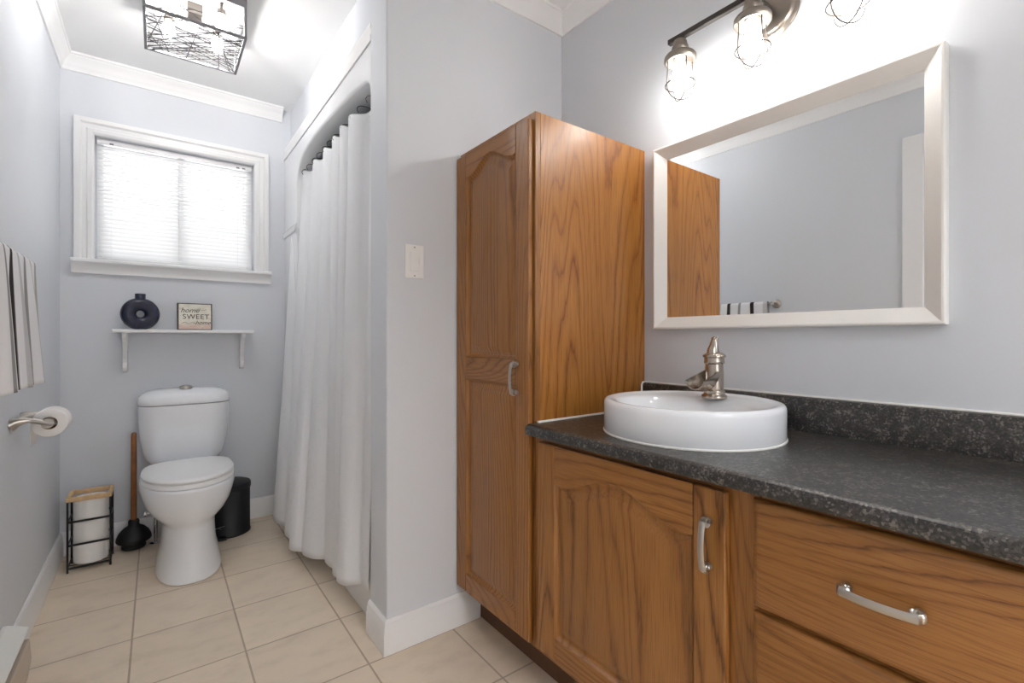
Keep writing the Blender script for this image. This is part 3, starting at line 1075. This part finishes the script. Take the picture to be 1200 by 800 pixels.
# ---- shower curtain
rod = thing('curtain_rod', 'white tension rod across the arched shower opening', 'rod', (0.695, 2.4, 1.95))
b = B(); tube(b, [(0.695, YW + 0.024, 1.950), (0.695, YB - 0.024, 1.950)], 0.011, 16)
obj('pole', b, M['plastic'], rod, smooth=60)
for y0, y1 in ((YW + 0.0205, YW + 0.034), (YB - 0.034, YB - 0.0205)):
    b = B(); tube(b, [(0.695, y0, 1.950), (0.695, y1, 1.950)], 0.021, 20)
    obj('end_cap', b, M['plastic'], rod, smooth=40)

cur = thing('shower_curtain', 'long white fabric shower curtain hanging outside the tub', 'curtain', (0.62, 2.3, 0.08))
FOLDS = [1.735, 1.985, 2.105, 2.235, 2.40, 2.59, 2.80, 2.98]
NU, NV = 260, 70
rows = []
# bottom hem path measured from the fold positions: (fraction, x, y, z)
hem = [(0.0, 0.6175, 1.703, 0.132), (0.18, 0.600, 1.85, 0.105), (0.35, 0.582, 2.03, 0.085), (0.55, 0.545, 2.26, 0.075), (0.75, 0.514, 2.46, 0.070), (0.88, 0.500, 2.60, 0.072), (1.0, 0.524, 2.81, 0.085)]


def interp(tab, t):
    for a, c in zip(tab, tab[1:]):
        if t <= c[0]:
            k = (t - a[0]) / (c[0] - a[0])
            k2 = k
            return [a[i] + (c[i] - a[i]) * k2 for i in range(1, len(a))]
    return list(tab[-1][1:])


def fold_phase(y):
    for i, (a, c) in enumerate(zip(FOLDS, FOLDS[1:])):
        if y <= c:
            return i + (y - a) / (c - a)
    return len(FOLDS) - 1 + (y - FOLDS[-1]) / 0.2


b = B()
for j in range(NV + 1):
    v = j / NV                    # 0 top, 1 hem
    row = []
    for i in range(NU + 1):
        u = i / NU
        yt = 1.705 + (3.00 - 1.705) * u
        ph = fold_phase(yt)
        wv = math.sin(2 * PI * ph - 0.5 * PI)
        wv = math.copysign(abs(wv) ** 0.8, wv)
        w2 = math.cos(2 * PI * ph - 0.5 * PI)
        hx, hy, hz = interp(hem, u)
        e = v ** 1.15
        amp = 0.026 * (1 - 0.55 * v) + 0.004
        ee = min(1.0, u / 0.14); amp *= 0.1 + 0.9 * ee
        x = 0.668 + (hx - 0.668) * e
        y = yt + (hy - yt) * e
        # slight belly and slow waves down the cloth
        slow = 0.022 * math.sin(2 * PI * 2.4 * u + 0.8 + 0.6 * v) * v ** 1.5 * ee
        x += amp * wv * (0.75 + 0.25 * math.sin(2.2 * v + ph)) + slow
        y += 0.018 * w2 * (1 - 0.2 * v) * ee
        ztop = 1.972 - 0.016 * (0.5 - 0.5 * math.cos(2 * PI * 2 * ph))
        z = ztop + (hz - ztop) * v
        row.append(b.verts.new((x, y, z)))
    rows.append(row)
for r0, r1 in zip(rows, rows[1:]):
    for i in range(NU):
        b.faces.new([r0[i], r0[i + 1], r1[i + 1], r1[i]])
obj('cloth', b, M['curtain'], cur, smooth=180, solid=0.0012)
for yt in (1.80, 1.90, 1.985, 2.105, 2.235, 2.32, 2.40, 2.50, 2.59, 2.70, 2.80, 2.90):
    b = B()
    pts = [(0.646, yt - 0.008, 1.950), (0.640, yt - 0.010, 1.957), (0.641, yt - 0.006, 1.968), (0.652, yt - 0.004, 1.980), (0.675, yt, 1.986), (0.700, yt + 0.002, 1.984), (0.714, yt + 0.003, 1.968), (0.712, yt + 0.003, 1.945), (0.700, yt + 0.002, 1.936)]
    tube(b, spline(pts, 4), 0.0016, 6)
    obj('hook', b, M['black'], cur, smooth=60)

# ================================================================== WINDOW BLIND, SHELF AND THINGS ON IT
bl = thing('window_blind', 'white horizontal mini blind closed over the window', 'blind', (0.10, YB + 0.035, WZ0))
b = B(); box(b, WX0 + 0.006, WX1 - 0.006, YB + 0.022, YB + 0.050, WZ1 - 0.030, WZ1 - 0.002)
obj('headrail', b, M['trim'], bl, bevel=0.002)
b = B()
ns = 27
pitch = (WZ1 - 0.040 - (WZ0 + 0.022)) / ns
for k in range(ns):
    zc = WZ0 + 0.026 + pitch * (k + 0.4)
    ang = math.radians(62)
    for (t0, t1) in ((-0.0125, -0.004), (-0.004, 0.004), (0.004, 0.0125)):
        def sp(t):
            crown_ = 0.0018 * (1 - (t / 0.0125) ** 2)
            return (YB + 0.036 + t * math.cos(ang) - crown_ * math.sin(ang), zc + t * math.sin(ang) + crown_ * math.cos(ang))
        (ya, za), (yb_, zb_) = sp(t0), sp(t1)
        x0, x1 = WX0 + 0.008, WX1 - 0.008
        f = [b.verts.new(p) for p in ((x0, ya, za), (x1, ya, za), (x1, yb_, zb_), (x0, yb_, zb_))]
        b.faces.new(f)
obj('slats', b, M['slat'], bl, solid=0.0007)
b = B(); box(b, WX0 + 0.008, WX1 - 0.008, YB + 0.026, YB + 0.046, WZ0 + 0.003, WZ0 + 0.018)
obj('bottom_rail', b, M['plastic'], bl, bevel=0.003)
b = B()
for x in (-0.185, 0.095, 0.375):
    tube(b, [(x, YB + 0.0245, WZ1 - 0.03), (x, YB + 0.0245, WZ0 + 0.018)], 0.0008, 5)
obj('ladder_cord', b, M['plastic'], bl)
b = B()
tube(b, [(0.405, YB + 0.018, WZ1 - 0.026), (0.402, YB + 0.017, WZ1 - 0.13), (0.4005, YB + 0.017, WZ1 - 0.138)], 0.001, 6)
tube(b, [(0.409, YB + 0.018, WZ1 - 0.026), (0.404, YB + 0.017, WZ1 - 0.138)], 0.001, 6)
tube(b, [(0.403, YB + 0.017, WZ1 - 0.138), (0.405, YB + 0.017, WZ1 - 0.34)], 0.001, 6)
lathe(b, [(0.002, 0.0), (0.004, -0.006), (0.0045, -0.016), (0.002, -0.020)], (0.402, YB + 0.017, WZ1 - 0.130), 'z', 10)
obj('pull_cord', b, M['plastic'], bl)
for x in (-0.185, 0.375, 0.405):
    b = B(); box(b, x - 0.008, x + 0.008, YB + 0.0195, YB + 0.0218, WZ1 - 0.028, WZ1 - 0.020)
    obj('clip', b, M['greyframe'], bl)

shf = thing('wall_shelf', 'narrow white wall shelf on two scroll brackets below the window', 'shelf', (0.13, YB, 1.085))
b = B(); box(b, -0.176, 0.436, 3.005, YB - 0.001, 1.077, 1.093)
obj('board', b, M['trim'], shf, bevel=0.003)
for x in (-0.130, 0.388):
    b = B()
    poly = [(YB - 0.001, 1.0765), (3.022, 1.0765), (3.022, 1.062), (3.030, 1.052), (3.046, 1.046), (3.060, 1.030), (3.074, 1.005), (3.086, 0.975), (3.098, 0.945), (3.100, 0.925), (3.092, 0.912), (3.090, 0.898), (3.096, 0.884), (3.110, 0.876), (YB - 0.001, 0.876)]
    prism(b, [(y, z) for y, z in poly], 'x', x - 0.0095, x + 0.0095)
    obj('bracket', b, M['trim'], shf, bevel=0.002)

# ring vase
VXc, VYc = -0.068, 3.068
vs = thing('ring_vase', 'round dark navy ring vase with a hole through it on the shelf', 'vase', (VXc, VYc, 1.0935))
vs.rotation_euler = (0, 0, math.radians(13))
b = B()
RO, RI, TH = 0.0815, 0.0165, 0.030
Rm, rt = (RO + RI) / 2, (RO - RI) / 2
nA, nB = 56, 20
cz = 0.0785
rings = []
for i in range(nA):
    a = 2 * PI * i / nA
    ring = []
    for k in range(nB):
        t = 2 * PI * k / nB
        rr = Rm + rt * math.cos(t)
        dpt = TH * math.copysign(abs(math.sin(t)) ** 0.85, math.sin(t))
        z = cz + rr * math.sin(a)
        x = rr * math.cos(a)
        z = max(z, 0.0)
        ring.append(b.verts.new((x, dpt, z)))
    rings.append(ring)
for i in range(nA):
    a_, c_ = rings[i], rings[(i + 1) % nA]
    for k in range(nB):
        j = (k + 1) % nB
        b.faces.new([a_[k], a_[j], c_[j], c_[k]])
bmesh.ops.recalc_face_normals(b, faces=b.faces)
off = wloc(vs)
for v in b.verts: v.co += off
obj('body', b, M['vase'], vs, smooth=180)
b = B(); lathe(b, [(0.023, 0.150), (0.022, 0.160), (0.0225, 0.180), (0.0215, 0.181), (0.0185, 0.1805), (0.0180, 0.160), (0.004, 0.158)], tuple(off), 'z', 32)
obj('neck', b, M['vase'], vs, smooth=40)

# sign
sg = thing('home_sign', 'small cream box sign reading home sweet home on the shelf', 'sign', (0.163, 3.062, 1.0932))
sg.rotation_euler = (math.radians(-3), 0, math.radians(3))
off = wloc(sg)
b = B(); box(b, off.x - 0.078, off.x + 0.078, off.y - 0.012, off.y + 0.012, off.z, off.z + 0.142)
obj('box', b, M['signedge'], sg, bevel=0.0015)
b = B(); box(b, off.x - 0.072, off.x + 0.072, off.y - 0.0134, off.y - 0.0118, off.z + 0.004, off.z + 0.137)
obj('face', b, M['sign'], sg)


def text(body, size, x, z, parent, shear=0.0, name='lettering', spacing=1.0):
    cu = bpy.data.curves.new(name, 'FONT')
    cu.body = body; cu.size = size; cu.align_x = 'CENTER'; cu.shear = shear
    cu.extrude = 0.0004; cu.space_character = spacing
    tmp = bpy.data.objects.new(name, cu); COL.objects.link(tmp)
    bpy.context.view_layer.update()
    me = bpy.data.meshes.new_from_object(tmp.evaluated_get(bpy.context.evaluated_depsgraph_get()))
    bpy.data.objects.remove(tmp, do_unlink=True)
    me.transform(Matrix.Translation((x, -0.0139, z)) @ Matrix.Rotation(PI / 2, 4, 'X'))
    me.name = name; me.materials.clear(); me.materials.append(M['ink'])
    o = bpy.data.objects.new(name, me); COL.objects.link(o)
    o.parent = parent
    return o


text('home', 0.036, -0.024, 0.092, sg, 0.35)
text('SWEET', 0.037, 0.004, 0.058, sg, 0.0, spacing=1.08)
text('home', 0.030, 0.034, 0.029, sg, 0.4)
for k, pts in enumerate(([(-0.058, 0.034), (-0.045, 0.040), (-0.030, 0.033), (-0.014, 0.039), (0.000, 0.034)], [(0.000, 0.104), (0.016, 0.112), (0.034, 0.104), (0.052, 0.111)])):
    b = B(); tube(b, [off + Vector((x, -0.0139, z)) for x, z in [tuple(p)[:2] for p in spline([(a, c, 0) for a, c in pts], 5)]], 0.0008, 5)
    obj('flourish', b, M['ink'], sg)

# ================================================================== THINGS ON THE LEFT WALL
# towel bar
tb = thing('towel_bar', 'brushed nickel towel bar on the left wall', 'towel bar', (XL, 1.735, 1.268))
b = B(); tube(b, [(XL + 0.066, 1.415, 1.268), (XL + 0.066, 2.060, 1.268)], 0.008, 14)
obj('bar', b, M['nickel'], tb, smooth=60)
for y in (1.430, 2.045):
    b = B()
    lathe(b, [(0.028, 0.001), (0.028, 0.005), (0.024, 0.009), (0.012, 0.013), (0.009, 0.020), (0.009, 0.058), (0.0125, 0.062), (0.0125, 0.072), (0.008, 0.077)], (XL, y, 1.268), 'x', 24)
    obj('bar_post', b, M['nickel'], tb, smooth=40)

# towel draped over the bar: cross-section swept along y with soft folds
tw = thing('bath_towel', 'grey and white striped bath towel hanging on the left wall bar', 'towel', (XL + 0.066, 1.72, 0.92))
b = B()
NU, K = 90, 64
uvl = b.loops.layers.uv.new('UVMap')
rows = []
xc = XL + 0.066
for i in range(NU + 1):
    u = i / NU
    y0 = 1.452 + 0.55 * u
    row = []
    for k in range(K + 1):
        s = k / K
        rb = 0.0125
        if s < 0.46:       # front hang, from hem up
            t = s / 0.46
            z = 0.918 + (1.268 - 0.918) * t
            dn = 1 - t
            f = 0.011 * math.sin(u * 24 + 0.6) * dn ** 0.6 + 0.006 * math.sin(u * 51 + 2.0) * dn
            x = xc + rb + 0.012 * dn + f + 0.002
            y = y0 + (u - 0.25) * 0.06 * dn
        elif s < 0.54:     # over the bar
            t = (s - 0.46) / 0.08
            a = PI * t
            x = xc + rb * math.cos(a) + 0.002 * (1 - t); z = 1.268 + rb * math.sin(a); y = y0
        else:
            t = (s - 0.54) / 0.46
            z = 1.268 - (1.268 - 0.945) * t
            f = 0.006 * math.sin(u * 24 + 2.2) * t
            x = xc - rb + f - 0.004 * t
            y = y0 + (u * 0.085 - 0.01) * t
        row.append((b.verts.new((x, y, z)), u, s))
    rows.append(row)
for r0, r1 in zip(rows, rows[1:]):
    for k in range(K):
        q = [r0[k], r1[k], r1[k + 1], r0[k + 1]]
        f = b.faces.new([p[0] for p in q])
        for lp, p in zip(f.loops, q):
            lp[uvl].uv = (1 - p[1], p[2])
obj('cloth', b, M['towel'], tw, smooth=180, solid=0.007, bevel=0)

# toilet paper holder
tp = thing('toilet_paper_holder', 'brushed nickel two-arm toilet paper holder on the left wall', 'toilet paper holder', (XL, 2.24, 0.77))
HX, HZ = XL + 0.088, 0.770
for y in (2.165, 2.325):
    b = B()
    pts = spline([(XL + 0.001, y, 0.773), (XL + 0.02, y, 0.782), (XL + 0.05, y, 0.783), (HX, y, HZ), (HX + 0.014, y, HZ - 0.004)], 6)
    n_ = len(pts)
    rr = [0.021 - 0.013 * min(1, i / (n_ * 0.45)) for i in range(n_)]
    tube(b, pts, rr, 14)
    obj('arm', b, M['nickel'], tp, smooth=60)
b = B(); tube(b, [(HX, 2.160, HZ), (HX, 2.330, HZ)], 0.016, 18)
obj('spindle', b, M['nickel'], tp, smooth=60)


def paper_roll(name, label, c, axis, r, ln, group=None):
    t = thing(name, label, 'toilet paper', c, group)
    bm = B()
    h = ln / 2
    prof = [(0.021, -h), (r - 0.004, -h), (r - 0.001, -h + 0.002), (r, -h + 0.006), (r, h - 0.006), (r - 0.001, h - 0.002), (r - 0.004, h), (0.021, h)]
    lathe(bm, prof, c, axis, 48, False, False)
    obj('paper', bm, M['paper'], t, smooth=40)
    bm = B()
    lathe(bm, [(0.021, -h), (0.021, h), (0.0195, h), (0.0195, -h), (0.021, -h)], c, axis, 32, False, False)
    obj('tube', bm, M['cardboard'], t, smooth=40)
    return t


RC = (HX, 2.245, HZ - 0.0034)
rl = paper_roll('toilet_paper_roll', 'white toilet paper roll on the nickel holder of the left wall', RC, 'y', 0.046, 0.100)
b = B()
box(b, HX - 0.0455, HX - 0.0447, 2.197, 2.293, HZ - 0.075, HZ - 0.010)
obj('loose_sheet', b, M['paper'], rl)

# baseboard heater
ht = thing('baseboard_heater', 'low almond baseboard heater along the left wall', 'heater', (XL, 1.4, 0))
b = B()
prism(b, [(XL + 0.001, 0.178), (XL + 0.012, 0.178), (XL + 0.058, 0.158), (XL + 0.060, 0.152), (XL + 0.001, 0.152)], 'y', 0.86, 2.075)
obj('top_cover', b, M['heater'], ht, bevel=0.002)
b = B()
prism(b, [(XL + 0.001, 0.152), (XL + 0.046, 0.152), (XL + 0.046, 0.122), (XL + 0.001, 0.122)], 'y', 0.862, 2.073)
obj('outlet_slot', b, M['slot'], ht)
b = B()
prism(b, [(XL + 0.001, 0.122), (XL + 0.060, 0.122), (XL + 0.064, 0.06), (XL + 0.056, 0.0), (XL + 0.001, 0.0)], 'y', 0.86, 2.075)
obj('front_panel', b, M['heater_low'], ht, bevel=0.003)
# ================================================================== FLOOR THINGS BY THE TOILET
# toilet paper stand
SX0, SX1, SY0, SY1, SZ = -0.325, -0.168, 2.880, 3.024, 0.336
st = thing('toilet_paper_stand', 'black wire toilet paper stand with a pale wooden rim beside the left wall', 'toilet paper stand', ((SX0 + SX1) / 2, (SY0 + SY1) / 2, 0))
b = B()
for (x0, x1, y0, y1) in ((SX0, SX1, SY0, SY0 + 0.013), (SX0, SX1, SY1 - 0.013, SY1), (SX0, SX0 + 0.013, SY0 + 0.013, SY1 - 0.013), (SX1 - 0.013, SX1, SY0 + 0.013, SY1 - 0.013)):
    box(b, x0, x1, y0, y1, SZ - 0.020, SZ)
o = obj('rim', b, M['palewood'], st, bevel=0.0015); o['label'] = 'pale wooden rim'
for (x, y) in ((SX0 + 0.005, SY0 + 0.005), (SX1 - 0.005, SY0 + 0.005), (SX0 + 0.005, SY1 - 0.005), (SX1 - 0.005, SY1 - 0.005)):
    b = B(); tube(b, [(x, y, 0.0), (x, y, SZ - 0.020)], 0.0040, 8)
    obj('post', b, M['black'], st, smooth=60)
for z in (0.020, 0.122, 0.226):
    b = B()
    x0, x1, y0, y1 = SX0 + 0.005, SX1 - 0.005, SY0 + 0.005, SY1 - 0.005
    for (p, q) in (((x0, y0), (x1, y0)), ((x1, y0), (x1, y1)), ((x1, y1), (x0, y1)), ((x0, y1), (x0, y0))):
        xa, xb = sorted((p[0], q[0])); ya, yb_ = sorted((p[1], q[1]))
        box(b, xa - 0.002, xb + 0.002, ya - 0.002, yb_ + 0.002, z - 0.0045, z + 0.0045)
    obj('ring', b, M['black'], st, smooth=60)
b = B()
for k in range(5):
    y = SY0 + 0.012 + (SY1 - SY0 - 0.024) * k / 4
    tube(b, [(SX0 + 0.005, y, 0.020), (SX1 - 0.005, y, 0.020)], 0.002, 6)
obj('floor_grid', b, M['black'], st)
sc_ = ((SX0 + SX1) / 2, (SY0 + SY1) / 2)
for k, pos in enumerate(('bottom', 'middle', 'top')):
    paper_roll('toilet_paper_roll', f'{pos} of the three white paper rolls in the black wire stand', (sc_[0] + 0.001, sc_[1], 0.0235 + 0.0485 + k * 0.0975), 'z', 0.0625, 0.097, 'paper rolls stacked in the wire stand')

# plunger
PX, PY = -0.093, 3.046
pl = thing('plunger', 'toilet plunger with black rubber cup and brown wooden handle left of the toilet', 'plunger', (PX, PY, 0))
b = B()
lathe(b, [(0.030, 0.0), (0.046, 0.002), (0.050, 0.010), (0.048, 0.024), (0.050, 0.034), (0.068, 0.038), (0.072, 0.045), (0.070, 0.060), (0.060, 0.082), (0.042, 0.102), (0.026, 0.112), (0.022, 0.118), (0.023, 0.134), (0.019, 0.142), (0.012, 0.143)], (PX, PY, 0.0), 'z', 40)
o = obj('cup', b, M['rubber'], pl, smooth=45); o['label'] = 'black rubber cup'
b = B()
lathe(b, [(0.0125, 0.13), (0.0120, 0.40), (0.0115, 0.565), (0.0105, 0.573), (0.006, 0.577), (0.001, 0.578)], (PX, PY, 0.0), 'z', 20)
o = obj('handle', b, M['handlewood'], pl, smooth=50); o['label'] = 'brown wooden stick'

# pedal bin
CXc, CYc, CRr = 0.312, 2.985, 0.104
pb = thing('pedal_bin', 'small black pedal bin behind the right side of the toilet', 'bin', (CXc, CYc, 0))
b = B()
lathe(b, [(CRr - 0.006, 0.0), (CRr - 0.001, 0.003), (CRr, 0.010), (CRr - 0.003, 0.014), (CRr - 0.003, 0.236), (CRr - 0.006, 0.238)], (CXc, CYc, 0), 'z', 56)
obj('body', b, M['can'], pb, smooth=40)
b = B()
lathe(b, [(CRr - 0.006, 0.240), (CRr + 0.001, 0.241), (CRr + 0.001, 0.262), (CRr - 0.002, 0.269), (CRr - 0.020, 0.276), (0.04, 0.281), (0.005, 0.282)], (CXc, CYc, 0), 'z', 56)
obj('lid', b, M['can'], pb, smooth=40)
b = B()
box(b, CXc - 0.062, CXc - 0.022, CYc - 0.136, CYc - 0.080, 0.008, 0.018)
obj('pedal', b, M['can'], pb, bevel=0.003)
b = B()
pa = [(CXc - 0.075, CYc - 0.090, 0.060), (CXc - 0.055, CYc - 0.0985, 0.066), (CXc - 0.028, CYc - 0.105, 0.072)]
tube(b, spline(pa, 4), 0.0012, 6)
pa = [(CXc - 0.060, CYc - 0.0965, 0.065), (CXc - 0.045, CYc - 0.101, 0.058)]
tube(b, pa, 0.0010, 6)
o = obj('emblem', b, M['chrome'], pb); o['label'] = 'small silver mark'

# water supply valve
vv = thing('supply_valve', 'chrome toilet water supply valve rising from the floor', 'valve', (-0.005, 3.062, 0))
b = B(); lathe(b, [(0.030, 0.0), (0.030, 0.003), (0.022, 0.008), (0.010, 0.011)], (-0.005, 3.062, 0), 'z', 28)
obj('escutcheon', b, M['chrome'], vv, smooth=40)
b = B(); tube(b, [(-0.005, 3.062, 0.008), (-0.005, 3.062, 0.150)], 0.0085, 14)
obj('pipe', b, M['chrome'], vv, smooth=60)
b = B()
lathe(b, [(0.008, 0.138), (0.014, 0.142), (0.014, 0.168), (0.010, 0.174)], (-0.005, 3.062, 0), 'z', 16)
lathe(b, [(0.008, -0.052), (0.016, -0.048), (0.016, -0.040), (0.006, -0.036), (0.006, 0.0)], (-0.005, 3.062, 0.155), 'x', 14)
obj('stop_valve', b, M['chrome'], vv, smooth=40)
b = B(); tube(b, spline([(-0.005, 3.062, 0.172), (-0.004, 3.065, 0.24), (0.010, 3.07, 0.32), (0.022, 3.07, 0.38), (0.022, 3.07, 0.398)], 6), 0.005, 10)
obj('hose', b, M['chrome'], vv, smooth=60)

# ================================================================== SWITCH
sw = thing('light_switch', 'white rocker light switch on the grey wall left of the tall cabinet', 'switch', (0.712, YE, 1.314))
b = B()
prism(b, [(0.677, 1.256), (0.747, 1.256), (0.747, 1.371), (0.677, 1.371)], 'y', YE - 0.0055, YE - 0.0006)
obj('plate', b, M['switch'], sw, bevel=0.003, segs=3)
b = B()
prism(b, [(YE - 0.0056, 1.280), (YE - 0.0085, 1.281), (YE - 0.0062, 1.3135), (YE - 0.0100, 1.346), (YE - 0.0056, 1.347)], 'x', 0.6955, 0.7285)
obj('rocker', b, M['switch'], sw, bevel=0.0008)
for z in (1.2645, 1.3625):
    b = B(); lathe(b, [(0.0032, 0.0), (0.0032, -0.0008), (0.001, -0.001)], (0.712, YE - 0.0055, z), 'y', 12)
    obj('screw', b, M['nickel'], sw, smooth=50)

# ================================================================== CEILING LIGHT
LX0, LX1, LY0, LY1, LZ0, LZ1 = -0.037, 0.284, 2.168, 2.482, 2.250, 2.405
cl = thing('ceiling_light', 'square grey ceiling light with a wire mesh cage over the toilet', 'ceiling light', ((LX0 + LX1) / 2, (LY0 + LY1) / 2, ZC))
b = B()
box(b, LX0 + 0.03, LX1 - 0.03, LY0 + 0.03, LY1 - 0.03, LZ1 + 0.001, ZC - 0.0005)
obj('canopy', b, M['greyframe'], cl, bevel=0.003)
e = 0.005
b = B()
for (x, y) in ((LX0, LY0), (LX1, LY0), (LX0, LY1), (LX1, LY1)):
    box(b, x - e, x + e, y - e, y + e, LZ0 - e, LZ1)
for z in (LZ0, LZ1 - 0.001):
    for y in (LY0, LY1):
        box(b, LX0 + e, LX1 - e, y - e, y + e, z - e, z + e)
    for x in (LX0, LX1):
        box(b, x - e, x + e, LY0 + e, LY1 - e, z - e, z + e)
obj('frame', b, M['greyframe'], cl, bevel=0.001)
b = B()
for y in (LY0, LY1):
    box(b, LX0 - e, LX1 + e, y - 0.0065, y + 0.0065, LZ1 - 0.036, LZ1 + 0.006)
for x in (LX0, LX1):
    box(b, x - 0.0065, x + 0.0065, LY0 + 0.0065, LY1 - 0.0065, LZ1 - 0.036, LZ1 + 0.006)
obj('top_band', b, M['greyframe'], cl, bevel=0.001)
b = B(); box(b, LX0 + 0.0065, LX1 - 0.0065, LY0 + 0.0065, LY1 - 0.0065, LZ1 - 0.004, LZ1)
obj('top_plate', b, M['trim'], cl)
random.seed(11)
b = B()


def seg_in_rect(px, py, a, x0, x1, y0, y1):
    """clip the line through (px,py) at angle a to the rectangle"""
    dx, dy = math.cos(a), math.sin(a)
    t0, t1 = -9, 9
    for p, d, lo, hi in ((px, dx, x0, x1), (py, dy, y0, y1)):
        if abs(d) < 1e-6: continue
        ta, tb_ = (lo - p) / d, (hi - p) / d
        if ta > tb_: ta, tb_ = tb_, ta
        t0, t1 = max(t0, ta), min(t1, tb_)
    return (px + dx * t0, py + dy * t0), (px + dx * t1, py + dy * t1)


for k in range(36):
    px = LX0 + 0.01 + random.random() * (LX1 - LX0 - 0.02); py = LY0 + 0.01 + random.random() * (LY1 - LY0 - 0.02)
    a = (0.45 if k % 2 else -0.55) + random.uniform(-0.28, 0.28)
    if k % 5 == 4: a = PI / 2 + random.uniform(-0.4, 0.4)
    (xa, ya), (xb, yb_) = seg_in_rect(px, py, a, LX0, LX1, LY0, LY1)
    tube(b, [(xa, ya, LZ0), (xb, yb_, LZ0)], 0.0016, 5)
m1 = obj('wire_mesh', b, M['meshwire'], cl)
for (face, n_) in (('y', LY0), ('y', LY1), ('x', LX0), ('x', LX1)):
    b = B()
    lo, hi = (LX0, LX1) if face == 'y' else (LY0, LY1)
    for k in range(12):
        pu = random.uniform(lo, hi); pz = random.uniform(LZ0, LZ1)
        a = random.choice((0.5, -0.5)) + random.uniform(-0.25, 0.25)
        (ua, za), (ub, zb) = seg_in_rect(pu, pz, a, lo, hi, LZ0, LZ0 + 0.045)
        if za < LZ0 - 1e-4 or zb > LZ0 + 0.0451 or not (lo - 1e-4 <= ua <= hi + 1e-4) or not (lo - 1e-4 <= ub <= hi + 1e-4): continue
        if face == 'y': tube(b, [(ua, n_, za), (ub, n_, zb)], 0.0015, 5)
        else: tube(b, [(n_, ua, za), (n_, ub, zb)], 0.0015, 5)
    if len(b.verts):
        z = LZ0 + 0.045
        if face == 'y': tube(b, [(lo, n_, z), (hi, n_, z)], 0.0014, 5)
        else: tube(b, [(n_, lo, z), (n_, hi, z)], 0.0014, 5)
        obj('wire_mesh', b, M['meshwire'], cl)
    else:
        b.free()
ccx, ccy = (LX0 + LX1) / 2, (LY0 + LY1) / 2
b = B(); box(b, ccx - 0.026, ccx + 0.026, ccy - 0.026, ccy + 0.026, LZ1 - 0.050, LZ1 - 0.0045)
obj('hub', b, M['darkmetal'], cl, bevel=0.002)
for (sx, sy) in ((-1, -1), (1, -1), (-1, 1), (1, 1)):
    c = (ccx + sx * 0.085, ccy + sy * 0.085, LZ1 - 0.0045)
    b = B()
    lathe(b, [(0.006, 0.0), (0.006, -0.025), (0.015, -0.028), (0.0175, -0.034), (0.0175, -0.050), (0.013, -0.053)], c, 'z', 20)
    so = obj('socket', b, M['darkmetal'], cl, smooth=40)
    b = B()
    lathe(b, [(0.012, -0.054), (0.0165, -0.064), (0.0215, -0.078), (0.0230, -0.090), (0.0205, -0.103), (0.013, -0.112), (0.004, -0.115)], c, 'z', 20)
    bo = obj('bulb', b, M['cbulb'], so, smooth=180); bo['label'] = 'glowing bulb'
